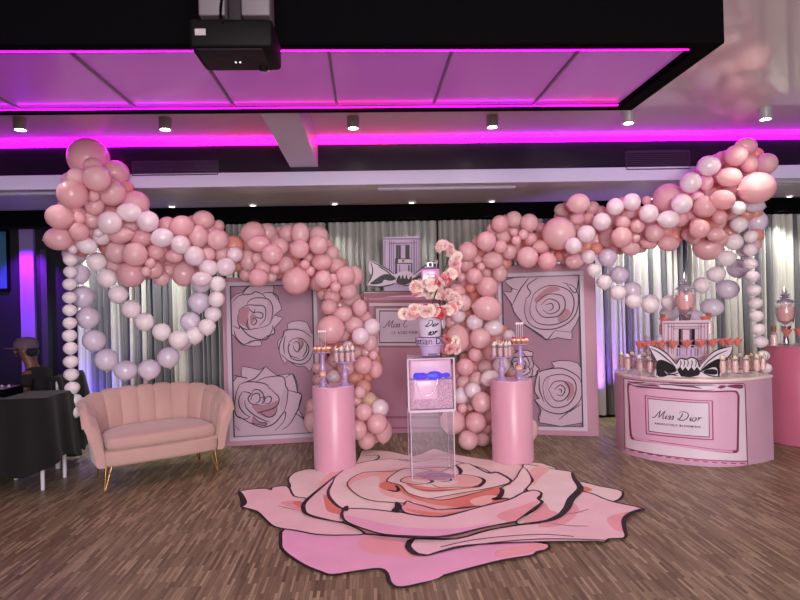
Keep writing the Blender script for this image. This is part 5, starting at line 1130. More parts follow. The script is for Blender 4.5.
# fingers grow out of the palms in the same skin
for s, w in ((-1, 13), (1, 19)):
    pa = Vector(V_[w])
    for k, (L, dy) in enumerate(((0.075, -0.024), (0.085, -0.008), (0.08, 0.008), (0.062, 0.023))):
        i0 = len(V_); V_ += [tuple(pa + Vector((-0.03, dy, 0))), tuple(pa + Vector((-0.03 - L * .55, dy * 1.15, 0.0))), tuple(pa + Vector((-0.03 - L * .9, dy * 1.15, -0.02)))]
        E_ += [(w, i0), (i0, i0 + 1), (i0 + 1, i0 + 2)]; R_ += [.0095, .0085, .0075]
    i0 = len(V_); V_ += [tuple(pa + Vector((-0.0, -s * 0.035, 0.0))), tuple(pa + Vector((-0.04, -s * 0.05, -0.01)))]; E_ += [(w, i0), (i0, i0 + 1)]; R_ += [.011, .009]
body = skin_mesh('body', V_, E_, R_, M_skin, t)
# face details in the head: nose, ears, eyes, mouth
bm = NB(); ball(bm, (-0.245, 0, hz + 0.005), (0.02, 0.014, 0.02)); obj('nose', bm, M_skin, t)
for s in (-1, 1):
    bm = NB(); ball(bm, (-0.125, s * 0.083, hz + 0.01), (0.02, 0.012, 0.032)); obj('ear', bm, M_skin, t)
    bm = NB(); ball(bm, (-0.222, s * 0.03, hz + 0.028), (0.01, 0.013, 0.008)); obj('eye', bm, mat('eye_dark', rgb(40, 30, 30), rough=0.2) if s < 0 else bpy.data.materials['eye_dark'], t)
bm = NB(); ball(bm, (-0.228, 0, hz - 0.04), (0.01, 0.024, 0.006)); obj('mouth', bm, mat('lip', rgb(120, 66, 62), rough=0.5), t)
tv = [0, 1, 2, 3, 4, 8, 9, 14, 15]; idx = {v: i for i, v in enumerate(tv)}
skin_mesh('t_shirt', [V_[i] for i in tv] , [(idx[a], idx[b]) for a, b in E_ if a in idx and b in idx], [tuple(x + .016 for x in (R_[i] if isinstance(R_[i], tuple) else (R_[i], R_[i]))) for i in tv], M_tee, t)
tv = [0, 20, 21, 22, 24, 25, 26]; idx = {v: i for i, v in enumerate(tv)}
skin_mesh('trousers', [V_[i] for i in tv], [(idx[a], idx[b]) for a, b in E_ if a in idx and b in idx], [tuple(x + .014 for x in (R_[i] if isinstance(R_[i], tuple) else (R_[i], R_[i]))) for i in tv], M_jean, t)
for s in (-1, 1):
    bm = NB(); ball(bm, (-0.49, s * 0.13, 0.045), (0.13, 0.05, 0.045)); bmesh.ops.bisect_plane(bm, geom=bm.verts[:] + bm.edges[:] + bm.faces[:], plane_co=(0, 0, 0.002), plane_no=(0, 0, -1), clear_outer=True); obj('shoe', bm, M_cloth, t)
bm = NB(); lathe(bm, [(0.106, -0.01), (0.108, 0.02), (0.1, 0.06), (0.07, 0.09), (0.03, 0.102), (0.0, 0.104)], 28, cap=False, M=Matrix.Diagonal((1.12, 0.92, 1))); xf(bm, Matrix.Translation((-0.14, 0, hz + 0.05)))
k = obj('cap_crown', bm, M_cap, t)
bm = NB(); P = [(-0.235 + 0.0 * k, 0) for k in range(1)]
o1 = [(-0.2, -0.09), (-0.27, -0.085), (-0.33, -0.05), (-0.345, 0), (-0.33, 0.05), (-0.27, 0.085), (-0.2, 0.09)]
prism(bm, o1, hz + 0.038, hz + 0.046); obj('cap_brim', bm, M_cap, k, False)
bm = NB(); ball(bm, (-0.085, 0, hz + 0.0), (0.065, 0.082, 0.06)); obj('hair', bm, M_cloth, t)
# chair under the person
cxh = px0 + 0.05
M_wleg = mat('white_leg', rgb(214, 206, 214), rough=0.4)
t = thing('white_chair', 'white-legged chair under the person in the dark corner', 'chair', (cxh, HY, 0))
for x in (-0.2, 0.2):
    for y in (-0.2, 0.2):
        bm = NB(); box(bm, x - 0.018, x + 0.018, y - 0.018, y + 0.018, 0.0, 0.33, 0.004); obj('leg', bm, M_wleg, t)
bm = NB(); box(bm, -0.23, 0.23, -0.23, 0.23, 0.33, 0.355, 0.008); obj('seat', bm, M_wleg, t)
bm = NB(); box(bm, 0.2, 0.225, -0.22, 0.22, 0.355, 0.86, 0.01); obj('backrest', bm, M_wleg, t)
# jacket over the chair back
t = thing('black_jacket', 'black jacket hanging over the chair back behind the person', 'jacket', (cxh + 0.21, HY, 0))
bm = NB(); pr = smooth_pts([(-0.05, 0.66), (-0.05, 0.87), (0.0, 0.915), (0.05, 0.88), (0.09, 0.66), (0.14, 0.42), (0.19, 0.2)], 4); rows = []
for j in range(15):
    y = -0.27 + 0.54 * j / 14
    rows.append([bm.verts.new((x + 0.009 * math.sin(j * 1.7 + k * .5), y * (1 + 0.02 * k * 0.3), z - 0.06 * abs(math.sin(j * 0.9)) * (k / len(pr)) ** 3)) for k, (x, z) in enumerate(pr)])
for a, b in zip(rows, rows[1:]):
    for k in range(len(pr) - 1): bm.faces.new((a[k], b[k], b[k + 1], a[k + 1]))
o = obj('fabric', bm, M_cloth, t); sm = o.modifiers.new('thick', 'SOLIDIFY'); sm.thickness = 0.012
bm = NB(); box(bm, 0.06, 0.13, -0.3, -0.24, 0.3, 0.8, 0.03); obj('sleeve', bm, M_cloth, t)
# table with a black cloth
TYc = 5.58; xr_ = at(48, 430, TYc - 0.2).x; xl_ = xr_ - 1.5
t = thing('covered_table', 'white-legged table draped in black cloth at the edge of the dark corner', 'table', ((xl_ + xr_) / 2, TYc, 0))
w, d = 0.75, 0.24; TH = 0.8
bm = NB(); box(bm, -w, w, -d, d, TH - 0.03, TH, 0.004); obj('tabletop', bm, M_wleg, t, False)
for x in (-w + 0.06, w - 0.5, w - 0.06):
    for y in (-d + 0.05, d - 0.05):
        bm = NB(); tube(bm, [(x, y, 0), (x, y, TH - 0.03)], 0.017, 10); obj('leg', bm, M_wleg, t)
o = NB(); rows = []; pts = []
n = 90; per = [(-w, -d), (w, -d), (w, d), (-w, d)]
def perim(s):
    L = [2 * w, 2 * d, 2 * w, 2 * d]; s = s % sum(L); i = 0
    while s > L[i]: s -= L[i]; i += 1
    a, b = per[i], per[(i + 1) % 4]; k = s / L[i]; return a[0] + (b[0] - a[0]) * k, a[1] + (b[1] - a[1]) * k
tot = 4 * w + 4 * d
for j, (z, e) in enumerate(((TH + 0.006, -0.01), (TH + 0.004, 0.006), (TH - 0.02, 0.014), (0.6, 0.03), (0.35, 0.05), (0.15, 0.07))):
    rg = []
    for i in range(n):
        x, y = perim(tot * i / n); l = math.hypot(x / w, y / d); wv = 0.02 * math.sin(i * 1.1) * j / 5
        k = 1 + (e + wv); zz = z + (0.05 * math.sin(i * 0.37) + 0.08 * (x / w - 0.2) * (1 if j == 5 else 0.0) if j == 5 else 0)
        rg.append(o.verts.new((x + math.copysign(e + wv, x) * (abs(x) / w) ** 6, y + math.copysign(e + wv, y) * (abs(y) / d) ** 6, zz)))
    rows.append(rg)
for a, b in zip(rows, rows[1:]):
    for i in range(n): o.faces.new((a[i], a[(i + 1) % n], b[(i + 1) % n], b[i]))
o.faces.new(rows[0])
tc = obj('tablecloth', o, M_cloth); tc.location = ((xl_ + xr_) / 2, TYc, 0); tag(tc, 'black cloth hanging almost to the floor over the corner table', 'tablecloth')
p = at(4, 368, TYc); t = thing('mixer_console', 'grey control console on the black-covered table at the frame edge', 'console', (p.x - 0.1, TYc - 0.02, TH + 0.008))
bm = NB(); box(bm, -0.22, 0.2, -0.14, 0.14, 0.0, 0.07, 0.01); obj('case', bm, M_black, t)
bm = NB(); box(bm, -0.2, 0.18, -0.13, 0.12, 0.07, 0.076, 0.002); kp = obj('control_panel', bm, M_greyp, t)
for k in range(6):
    bm = NB(); lathe(bm, [(0.012, 0.076), (0.012, 0.092), (0.008, 0.096)], 12, loc=(-0.15 + 0.06 * k, 0.0, 0)); obj('knob', bm, M_can, kp)
# ================================================================== balloons
# each row: crop, centre x, centre y, radius (x[, y]), depth layer 0 front .. 3 back, colour; crops are 120 x 90 pixel windows of the view seen 6.667 times larger
BAL = []
def reg(x0, y0, rows):
    for r in rows.strip().split(';'):
        r = r.split()
        if not r: continue
        cx, cy = float(r[0]), float(r[1]); rr = [float(v) for v in r[2].split(',')]
        rx = rr[0] * .15; ry = (rr[1] if len(rr) > 1 else rr[0]) * .15
        BAL.append([x0 + cx * .15, y0 + cy * .15, rx, ry, int(r[3]), r[4], 'arch'])
reg(40, 110, "323 320 130,128 2 p; 505 420 82 2 p; 355 378 60 1 p; 378 455 86 0 p; 250 450 65 1 p; 195 468 50 2 p; 265 512 38 0 p")
reg(40, 190, "215 30 93 0 p; 355 40 40 0 p; 480 18 88 1 p; 365 110 60 1 p; 640 92 85 2 p; 130 180 88,80 0 p; 262 160 45 1 p; 258 188 42 0 p; 350 200 58 1 p; 125 325 90,76 0 p; 262 280 60 0 p; 465 218 76 0 c; 598 150 80,64 0 c; 720 210 70 0 c; 590 245 60 2 p; 540 300 80,58 1 p; 675 320 70,58 1 p; 412 312 58,54 1 c; 390 285 30 0 c; 220 395 30 1 c; 315 373 65,52 0 w; 230 425 74 2 l; 633 430 82,76 0 p; 515 415 75 2 p; 500 482 75 2 p; 780 420 70 2 p; 735 488 35 0 p; 705 545 33 0 p; 610 562 85 1 p; 760 532 60 2 p; 440 340 55 3 o; 340 290 70 3 p; 420 140 70 3 p; 300 230 60 3 p; 170 250 60 3 p; 660 250 55 3 o; 570 380 50 3 p")
reg(130, 190, "215 318 75,63 0 c; 338 365 65,60 0 c; 430 440 65,68 0 c; 525 520 62,55 0 c; 640 512 65,60 0 c; 475 592 65,48 0 c; 700 430 50,55 1 c; 250 238 60,58 2 p; 345 242 80,70 1 p; 455 308 65,75 1 p; 490 200 72,62 2 p; 585 330 70,72 1 p; 590 240 40 3 p; 690 372 70,65 3 o; 172 415 55,53 1 p; 295 440 60,46 1 p; 520 430 50,48 1 p; 615 430 55 2 p; 360 560 78,85 1 p; 245 500 60,50 2 p; 160 540 42 2 p; 210 590 52 2 p; 720 500 40,50 3 o; 300 370 60 3 p; 400 500 50 3 o; 130 470 50 3 p; 440 545 50 2 p; 560 480 45 3 o")
reg(230, 200, "155 220 82,75 2 p; 250 220 65 2 p; 195 290 75,56 1 p; 385 225 62,58 2 p; 330 210 35 3 p; 468 225 62,75 1 p; 592 240 65,68 2 p; 590 300 68,62 1 p; 332 310 60,62 1 p; 282 360 70 0 p; 463 327 63 0 p; 125 405 58,70 1 p; 185 390 42 1 p; 370 432 58,62 1 p; 220 455 50 0 p; 300 462 32 0 p; 190 517 65,60 0 p; 105 500 35,50 2 p; 275 510 40 1 p; 440 540 93,90 0 p; 500 430 33 0 p; 533 475 35 0 p; 612 415 70,58 1 p; 525 385 35 2 p; 680 355 50 2 p; 740 420 32,40 3 o; 710 442 55 2 p; 622 528 60,58 0 p; 685 523 33 0 p; 703 580 36 0 p; 768 505 66 1 p; 560 560 42 2 p; 95 300 40 3 o; 430 405 40 3 o; 250 300 55 3 p; 400 300 55 3 p; 540 320 50 3 p; 240 400 50 3 p")
reg(290, 250, "428 172 62,70 1 p; 388 275 62,56 1 p; 280 310 60,56 1 p; 400 322 56 1 p; 260 378 56,52 1 p; 355 428 62,52 0 p; 465 385 50,58 1 p; 272 532 98,93 0 p; 425 500 68,58 1 p; 505 452 38,50 2 k; 547 512 56,58 0 c; 470 575 60,58 0 c; 180 222 48,52 2 p; 220 292 44 2 p; 330 370 55 3 p; 340 220 60 3 p; 440 420 50 3 p; 300 440 50 3 p; 350 560 55 2 p")
reg(290, 330, "535 80 48,62 1 p; 385 122 42,52 1 c; 440 150 50,45 2 p; 510 147 36 1 p; 556 168 31 0 p; 490 235 62 0 p; 570 262 50,62 1 p; 375 247 58,64 1 p; 290 312 46,50 2 c; 430 315 60,44 2 o; 522 312 34 2 o; 190 332 42 2 l; 182 252 36 2 p; 490 380 55,52 2 o; 465 415 42,40 0 p; 440 470 38 0 p; 530 468 55,52 1 k; 600 520 58,62 1 c; 430 200 60 3 p; 410 395 50 3 p; 480 480 60 3 p; 260 250 50 3 p; 300 200 50 3 p")
reg(290, 380, "490 213 58,62 0 p; 582 290 66,72 0 p; 622 340 60,80 2 p; 455 330 60,68 0 p; 510 405 60,58 1 p; 147 180 42,55 2 p; 150 277 58,72 2 p; 420 270 60 2 p; 540 330 60 3 p; 250 250 70 3 p; 300 340 70 2 p")
reg(430, 200, "465 160 62,56 1 p; 420 195 50,44 1 p; 558 130 55,58 1 p; 660 152 62 1 p; 740 192 42 3 p; 560 215 28 0 p; 622 230 35 0 p; 490 245 50,42 1 p; 575 270 35,30 0 p; 375 275 70,66 0 p; 315 282 42 2 p; 250 345 66 1 p; 240 420 56,66 1 p; 470 312 48,43 1 p; 530 345 52,55 1 p; 420 400 72,60 1 p; 650 382 70,75 0 p; 740 312 55,46 2 p; 780 412 60 1 p; 315 397 32 1 p; 340 445 28 0 p; 300 440 30 3 o; 465 490 52,60 2 p; 375 485 38 3 p; 295 508 56,53 0 p; 215 517 32 1 p; 380 580 76,70 0 p; 610 292 45 3 o; 670 260 46 2 p; 520 260 50 3 o; 590 180 45 3 p; 330 340 50 3 o; 440 360 50 3 p; 690 330 50 3 o; 430 250 45 3 p")
reg(430, 270, "240 135 52 3 p; 180 150 60 3 p; 270 115 42 3 o; 300 162 46 3 o; 220 220 62,56 1 p; 383 256 100,82 0 p; 190 305 50 1 c; 250 290 42 3 o; 297 350 58,55 0 c; 425 385 65,56 0 c; 185 462 86,94 1 p; 335 455 70,72 0 p; 525 440 43,46 2 c; 300 565 48,46 0 p; 405 545 60,56 1 p; 510 540 50,55 2 p; 230 590 36 3 o; 380 400 60 3 p; 450 470 60 3 p; 270 500 50 3 p; 130 420 45 3 o; 150 350 50 3 p; 110 520 50 3 p")
reg(430, 340, "235 180 58,62 0 p; 365 180 52 2 p; 475 170 62,58 1 c; 540 220 36,40 2 c; 225 280 50,46 2 p; 310 260 50 1 p; 400 255 66,58 0 c; 285 335 58,55 0 c; 205 375 52,60 1 c; 345 415 68,72 0 p; 215 455 33 0 p; 268 450 26 1 p; 185 300 28 2 p; 130 300 50 3 p; 330 330 50 3 p; 270 400 60 3 p; 420 330 50 3 p; 470 240 60 3 p; 130 210 50 3 p")
reg(430, 380, "152 275 84,90 1 p; 305 280 68,72 0 p; 255 400 66,68 0 p; 350 395 46,50 2 p; 395 240 28,42 1 p; 380 330 30,36 2 p; 675 330 46,74 2 p; 230 330 50 3 p; 420 300 70 3 p; 560 300 80 3 p; 480 380 60 2 p")
reg(520, 190, "390 90 78,68 1 p; 280 135 54,46 2 p; 350 102 45,50 2 p; 380 190 50,43 1 p; 455 190 45,40 2 p; 260 290 112 0 p; 540 142 48,28 3 p; 635 112 58,60 0 c; 745 80 62,58 0 c; 545 210 62,60 0 c; 442 293 62,60 0 c; 355 372 58,56 0 c; 455 445 52,48 1 c; 460 352 50,46 2 p; 510 390 42 2 o; 590 322 70,66 1 p; 678 315 70 0 p; 685 215 53,50 1 p; 780 240 50 1 p; 775 320 26 0 p; 365 475 68,52 1 p; 182 475 63,60 1 p; 135 375 50,46 2 p; 270 440 44 3 o; 740 390 66,46 2 p; 730 152 50,42 2 p; 420 210 55 3 p; 330 420 50 3 p; 560 380 50 3 o; 630 260 50 3 p; 520 290 50 3 o; 220 420 50 3 o; 60 340 50 3 o")
reg(600, 170, "325 290 65,63 0 c; 458 330 75,62 0 c; 545 225 67,72 0 c; 605 85 73,70 0 c; 455 190 105,100 2 p; 310 205 32 2 p; 362 420 66,60 1 p; 325 488 60,42 2 p; 205 530 60,42 2 p; 455 490 72,55 2 p; 430 410 60 3 o; 700 245 78,75 0 p; 650 182 46,38 1 p; 620 300 52,42 2 p; 645 365 50,44 1 p; 550 400 70,52 3 o; 600 430 60,46 2 p; 720 520 105,85 2 p; 250 290 55 3 o; 330 360 55 3 p; 200 360 50 3 o; 540 330 55 3 p; 130 520 45 3 o; 680 420 70 3 p")
reg(680, 130, "440 110 75,62 1 p; 375 170 75,72 0 p; 465 230 58 0 p; 575 225 70,75 2 p; 275 190 42,50 2 p; 190 240 78,70 0 c; 330 315 86,68 0 p; 512 385 128,108 0 p; 175 350 46,60 1 p; 285 465 86,68 0 p; 390 520 48 0 w; 490 500 80,52 2 l; 240 300 60 3 p; 350 400 60 3 p; 120 440 55,34 1 p; 420 330 60 3 p; 420 450 60 3 p; 230 410 55 3 o")
reg(680, 200, "265 118 52,48 0 p; 130 192 66 1 p; 240 232 65,48 1 p; 515 145 68,75 2 l; 305 150 60 3 p; 200 160 60 3 o; 60 200 60 3 o; 330 220 50 3 o; 505 300 40 2 l; 430 340 46 2 l")
CH = []
def chain(name, x0, y0, k, rows, col, Y):
    for i, r in enumerate(rows): BAL.append([x0 + r[0] * k, y0 + r[1] * k, r[2] * k, (r[3] if len(r) > 3 else r[2]) * k, 0, col, name, Y, i, len(rows)])
chain('vertical string beside the loveseat', 60, 190, .35, [(30, 200, 19, 17), (30, 234, 19, 17), (28, 269, 19, 17), (28, 307, 19, 17), (28, 343, 19, 17), (28, 380, 19, 17), (27, 416, 20, 18), (30, 452, 20, 18), (31, 490, 21, 18), (32, 527, 21, 18), (35, 565, 21, 18), (42, 600, 20, 18), (38, 636, 20, 18)], 'w', 5.86)
chain('inner white swag above the loveseat', 60, 190, .35, [(105, 205, 27, 26), (135, 252, 26), (167, 298, 26), (204, 340, 26), (242, 376, 26), (290, 405, 25), (340, 427, 29, 27), (385, 415, 25), (420, 391, 24), (437, 355, 24, 22), (447, 312, 23), (450, 268, 23)], 'w', 5.95)
chain('outer lilac swag above the loveseat', 60, 190, .35, [(54, 240, 29), (65, 305, 31), (80, 365, 31), (98, 430, 31), (133, 485, 32), (188, 515, 32, 28), (255, 512, 31, 29), (310, 478, 30), (350, 432, 27), (372, 375, 28), (398, 320, 30), (405, 262, 30)], 'l', 6.1)
chain('vertical string beside the round pink table', 620, 260, .2, [(600, -77, 35, 33), (600, -38, 35, 33), (610, -2, 35, 30), (640, 30, 36, 31), (663, 83, 37, 31), (668, 150, 37, 32), (677, 215, 37, 32), (682, 280, 36, 30), (693, 347, 37, 32), (702, 408, 37, 31), (715, 478, 33, 28), (727, 540, 32, 28)], 'w', 5.8)
BAL[-12][0:2] = [751, 236.5]; BAL[-11][0:2] = [750.5, 250]; BAL[-10][0:2] = [750.5, 263.5]; BAL[-9][0:2] = [752.5, 276.5]
chain('inner white swag above the bar', 560, 130, .3166, [(107, 443, 23, 22), (140, 480, 24), (183, 513, 26, 24), (232, 540, 27, 24), (285, 552, 30, 27), (345, 545, 26, 25), (447, 490, 27, 26), (493, 455, 29, 26), (525, 405, 30, 26), (549, 353, 31, 27), (565, 298, 29, 26)], 'w', 5.98)
chain('outer lilac swag above the bar', 560, 130, .3166, [(150, 402, 30), (187, 457, 29), (227, 507, 30), (285, 545, 28), (345, 580, 30, 26), (425, 590, 26, 24), (480, 560, 36, 30), (530, 503, 36, 32), (562, 437, 35, 32)], 'l', 6.2)
# distances
def base_Y(px, py):
    if px < 400:
        if px < 110: return 5.80
        if px < 235: return 5.80 + 0.33 * (px - 110) / 125
        return 6.20
    if px > 690: return 5.74
    if px > 560: return 6.18 - 0.44 * (px - 560) / 130
    return 6.22
LAY = (-0.12, 0.0, 0.1, 0.19)
N = len(BAL); rr_ = random.Random(5)
Yc = []; lo = []; hi = []
for b in BAL:
    if b[6] == 'arch':
        y0 = base_Y(b[0], b[1]); r = (b[2] + b[3]) / 2 * y0 / F
        Y = y0 + LAY[b[4]] + (0.06 if b[5] == 'l' else 0) - r * 0.25; hi_ = 6.62 - r if b[1] > 205 else FASC - 0.02 - r
        if b[1] > 205 and (b[0] < 110 or b[0] > 600): hi_ = 6.3
        Yc.append(min(Y, hi_)); lo.append(y0 - 0.6); hi.append(hi_)
    else: Yc.append(b[7]); lo.append(b[7] - 0.05); hi.append(b[7] + 0.16)
pairs = []
for i in range(N):
    for j in range(i + 1, N):
        a, b = BAL[i], BAL[j]; d = math.hypot(a[0] - b[0], a[1] - b[1])
        if d < (a[2] + a[3] + b[2] + b[3]) / 2: pairs.append((i, j, d))
for it in range(400):
    for i, j, d in pairs:
        a, b = BAL[i], BAL[j]; s = (Yc[i] + Yc[j]) / 2 / F
        R = (a[2] + a[3] + b[2] + b[3]) / 2 * s * 0.98; D_ = d * s
        if D_ >= R: continue
        need = math.sqrt(R * R - D_ * D_); cur = Yc[j] - Yc[i]
        sg = 1 if cur >= 0 else -1
        if a[4] != b[4]: sg = 1 if b[4] > a[4] else -1
        gap = need - sg * cur
        if gap > 0:
            m_ = gap * 0.3; Yc[i] = min(hi[i], max(lo[i], Yc[i] - sg * m_)); Yc[j] = min(hi[j], max(lo[j], Yc[j] + sg * m_))
# shapes: a latex balloon with a neck and knot
def balloon_mesh(m):
    bm = NB(); prof = []
    for k in range(15):
        a = -PI / 2 + PI * k / 14; r = math.cos(a); z = math.sin(a)
        if z < 0: r *= (1 - 0.10 * (-z) ** 2); z *= 1.06
        prof.append((max(r, 0.0), z))
    prof[0] = (0.035, -1.075)
    prof = [(0.07, -1.17), (0.05, -1.14), (0.028, -1.1)] + prof[1:]
    prof[-1] = (0.001, 1.0)
    lathe(bm, prof, 28)
    bmesh.ops.recalc_face_normals(bm, faces=bm.faces[:])
    me = bpy.data.meshes.new('balloon'); bm.to_mesh(me); bm.free(); me.materials.append(m)
    me.polygons.foreach_set('use_smooth', [True] * len(me.polygons)); return me
MB_ = {'p': mat('latex_peach_pink', rgb(244, 202, 206), rough=0.36, spec=0.4, coat=0.45, sss=0.0, vary=0.15), 'o': mat('latex_coral', rgb(246, 186, 174), rough=0.36, coat=0.4, sss=0.0, vary=0.1), 'k': mat('latex_ivory', rgb(238, 212, 186), rough=0.36, sss=0.2),
       'c': mat('latex_pearl', rgb(248, 232, 240), rough=0.2, spec=0.6, coat=0.4, sss=0.0, vary=0.15), 'w': mat('latex_white', rgb(250, 240, 244), rough=0.28, spec=0.5, sss=0.0), 'l': mat('latex_clear_lilac', rgb(244, 234, 248), rough=0.2, spec=0.6, coat=0.4, sss=0.0, vary=0.15)}
LC = {'p': (rgb(248, 196, 202), .34), 'o': (rgb(252, 178, 160), .38), 'k': (rgb(250, 226, 200), .4), 'c': (rgb(252, 232, 240), .25), 'w': (rgb(252, 240, 242), .15), 'l': (rgb(248, 234, 252), .3)}
for k in LC: latex(MB_[k], *LC[k])
ME_ = {k: balloon_mesh(m) for k, m in MB_.items()}
CN = {'p': 'peach', 'o': 'coral', 'k': 'ivory', 'c': 'pearly', 'w': 'white', 'l': 'lilac'}
def zone(px, py):
    if px < 400:
        if px < 112 and py < 200: return 'ceiling-high cluster above the loveseat', 'top'
        if px < 112: return 'cluster atop the loveseat vertical string', 'top'
        if px < 178: return 'garland above the loveseat', 'left'
        if px < 236: return 'garland where the loveseat swags end', 'left'
        if px < 300 and py < 300: return 'garland over the three-rose loveseat panel', 'left'
        if py < 300: return 'curve falling towards the bottle board', 'top'
        if py < 388: return 'arch leg behind the loveseat-side plinth', 'top'
        return 'arch foot beside the loveseat-side plinth', 'top'
    if px > 690 and py < 205: return 'tall cluster above the bar end', 'top'
    if px > 690: return 'lower cluster above the bar end', 'top'
    if px > 630: return 'garland over the bar', 'left'
    if px > 575: return 'garland over the bar-side swag ends', 'left'
    if px > 500 and py < 300: return 'garland over the bar-side rose panel', 'left'
    if py < 275: return 'curve rising beside the flower spiral', 'top'
    if py < 335: return 'arch side next to the flower spiral', 'top'
    if py < 395: return 'arch leg behind the bar-side plinth', 'top'
    return 'arch foot beside the bar-side plinth', 'top'
FILL = set(i for i, b in enumerate(BAL) if b[6] == 'arch' and b[4] >= 3)
rest = sorted((i for i, b in enumerate(BAL) if i not in FILL and b[6] == 'arch' and b[4] == 2), key=lambda i: BAL[i][2] * BAL[i][3])
for i in rest:
    if N - len(FILL) <= 298: break
    FILL.add(i)
cls = {}
for i, b in enumerate(BAL):
    r = (b[2] + b[3]) / 2
    if b[6] != 'arch' or i in FILL: continue
    sz = 'tiny' if r < 5.6 else 'small' if r < 8 else 'medium' if r < 10.6 else 'large' if r < 15.2 else 'giant'
    z = zone(b[0], b[1]); cls.setdefault((sz, b[5], z), []).append(i)
LAB = {}
for (sz, c, (z, o)), ids in cls.items():
    ids.sort(key=lambda i: BAL[i][0] if o == 'left' else BAL[i][1])
    for k, i in enumerate(ids):
        LAB[i] = ('only %s %s balloon in the %s' % (sz, CN[c], z)) if len(ids) == 1 else '%s %s balloon, %s such from %s, %s' % (sz, CN[c], ords[k], o, z)
lastk = {}
for i, b in enumerate(BAL):
    if i in FILL: continue
    p = at(b[0], b[1], Yc[i]); k = (p - CP).length / F; k = Yc[i] / F
    o = link('balloon', ME_[b[5]]); o.location = p
    if b[6] == 'arch':
        d = Vector((rr_.uniform(-.5, .5), 1.0, rr_.uniform(-.4, .6))).normalized()
        o.rotation_mode = 'QUATERNION'; o.rotation_quaternion = (-d).to_track_quat('Z', 'X')
        # knot end points back into the garland; radii follow the width and height
        if abs(b[2] - b[3]) > 1.0:
            o.rotation_mode = 'XYZ'; o.rotation_euler = (0, 0, 0); s = (b[2] + b[3]) / 2
            if b[2] > b[3]: o.rotation_euler = (0, rr_.choice((-1, 1)) * PI / 2 + rr_.uniform(-.2, .2), 0); o.scale = (b[3] * k, b[3] * k, b[2] * k * 0.98)
            else: o.rotation_euler = (0, PI if rr_.random() < .5 else 0, 0); o.scale = (b[2] * k, b[2] * k, b[3] * k * 0.98)
        else: s = (b[2] + b[3]) / 2 * k; o.scale = (s, s, s * rr_.uniform(0.96, 1.04))
        tag(o, LAB[i], 'balloon', 'balloons of the arch on the loveseat side' if b[0] < 400 else 'balloons of the arch on the bar side')
    else:
        o.scale = (b[2] * k, (b[2] + b[3]) / 2 * k, b[3] * k * 0.96)
        o.rotation_euler = (rr_.uniform(-.15, .15), rr_.uniform(-.15, .15), rr_.uniform(0, 6))
        e = ('from the top' if 'vertical' in b[6] else 'from the left end')
        tag(o, '%s balloon, %s %s in the %s' % (CN[b[5]], ords[b[8]], e, b[6]), 'balloon', 'balloons of the ' + b[6])
# the deep balloons packed behind the ones above, seen only through the gaps
fill = [(BAL[i][0], BAL[i][1], (BAL[i][2] + BAL[i][3]) / 2, Yc[i], 1 if BAL[i][5] == 'o' else 0) for i in FILL]
arch = [b for b in BAL if b[6] == 'arch']
for i in range(len(arch)):
    for j in range(i + 1, len(arch)):
        a, b = arch[i], arch[j]; ra, rb = (a[2] + a[3]) / 2, (b[2] + b[3]) / 2; d = math.hypot(a[0] - b[0], a[1] - b[1])
        if d < (ra + rb) * 1.5 and d > max(ra, rb) * 0.8:
            k = (ra + (d - ra - rb) / 2) / d if d > 0 else .5; x, y = a[0] + (b[0] - a[0]) * k, a[1] + (b[1] - a[1]) * k
            if any(math.hypot(x - q[0], y - q[1]) < 7.0 for q in fill): continue
            if any(math.hypot(x - q[0], y - q[1]) < (q[2] + q[3]) / 2 - 4.5 for q in arch): continue
            Y = base_Y(x, y) + 0.2; r = 7.5
            if y < 205 and (x < 110 or x > 560): Y = min(Y, FASC - 0.03 - r * Y / F)
            fill.append((x, y, r, Y, 1 if rr_.random() < 0.25 else 0))
tb = NB(); ball(tb, (0, 0, 0), 1.0, 16, 10); tb.verts.index_update(); tv_ = [v.co.copy() for v in tb.verts]; tf_ = [[v.index for v in f.verts] for f in tb.faces]; tb.free()
vv, ff, mm = [], [], []
for x, y, r, Y, mi in fill:
    k = r * Y / F; c = at(x, y, Y)
    if c.z + k > LOW - 0.01:
        Y = min(Y, FASC - 0.03 - r * Y / F); k = r * Y / F; c = at(x, y, Y)
    o0 = len(vv); vv += [c + v * k for v in tv_]; ff += [[i + o0 for i in f] for f in tf_]; mm += [mi] * len(tf_)
me = bpy.data.meshes.new('balloon_infill'); me.from_pydata(vv, [], ff); me.materials.append(MB_['p']); me.materials.append(MB_['o'])
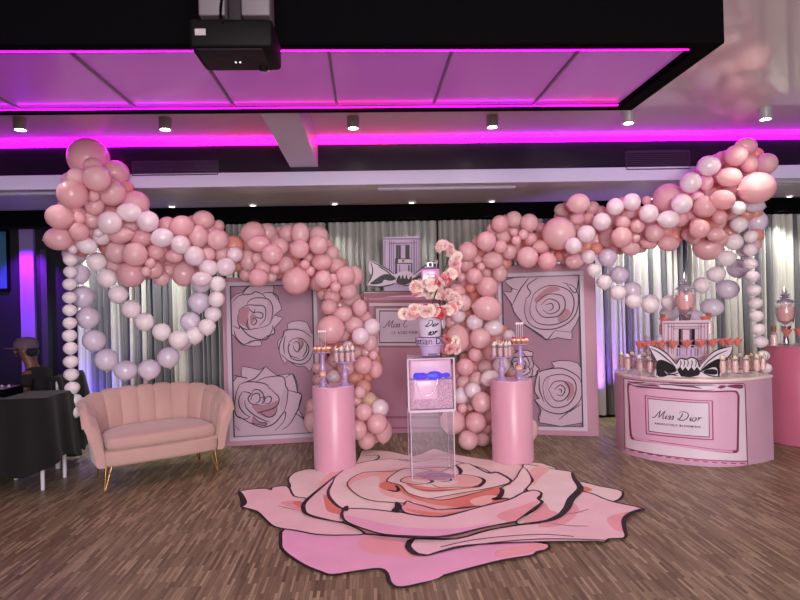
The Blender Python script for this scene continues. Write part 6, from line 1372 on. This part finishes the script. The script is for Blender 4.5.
me.polygons.foreach_set('material_index', mm); me.polygons.foreach_set('use_smooth', [True] * len(ff))
o = link('balloon_infill', me); tag(o, 'deep peach and coral balloons packed inside the two garlands, seen only through gaps', 'balloons', None, 'stuff')
# ================================================================== light
W = bpy.data.worlds.new('room_air'); SC.world = W; W.use_nodes = True
W.node_tree.nodes['Background'].inputs['Color'].default_value = (0.75, 0.6, 0.7, 1); W.node_tree.nodes['Background'].inputs['Strength'].default_value = 0.02
WARM = (1.0, 0.88, 0.76); COOL = (1.0, 0.98, 0.90)
for i, p in enumerate(CANS): spot('can_beam', p + Vector((0, 0, -0.11)), p + Vector((0, 0.25, -3.2)), (16, 16, 20, 20, 28, 40)[i], WARM, 120, 0.9, 0.05)
for i, p in enumerate(DOWN): spot('downlight_beam', p + Vector((0, -0.02, -0.03)), (p.x, 7.62, 0.5), (110, 110, 60, 26, 22, 26, 44, 100, 80, 80)[i], COOL, 84, 0.8, 0.03)
px_ = at(26.5, 270, BACK - 0.05)
spot('violet_beam', (px_.x, 7.3, 2.56), (px_.x, BACK - 0.05, 1.8), 420, (0.3, 0.015, 1.0), 66, 0.8, 0.02)
q = at(586, 420, 7.2); spot('violet_up', (q.x, 7.2, 0.16), (q.x + 0.2, 7.5, 0.9), 110, (0.35, 0.12, 1.0), 90, 0.6, 0.04)
q = at(84, 430, 7.25); spot('violet_up', (q.x, 7.25, 0.16), (q.x + 0.0, 7.5, 0.9), 50, (0.2, 0.12, 1.0), 90, 0.6, 0.04)
# added fill without fixtures, behind the camera: an overhead pair and a broad frontal area
for x in (-2.0, 1.6):
    area('overhead_fill', (x, -0.6, 3.12), (x * 0.6, 4.2, 0.6), 26, (1.0, 0.84, 0.84), 1.2, 0.6)
area('front_fill', (0.9, -3.9, 1.9), (0.6, 6.0, 1.5), 600, (1.0, 0.94, 0.96), 4.0, 2.4)
vs = SC.view_settings; vs.view_transform = 'Standard'; vs.look = 'None'; vs.exposure = 0.0; vs.gamma = 1.0; vs.use_curve_mapping = False
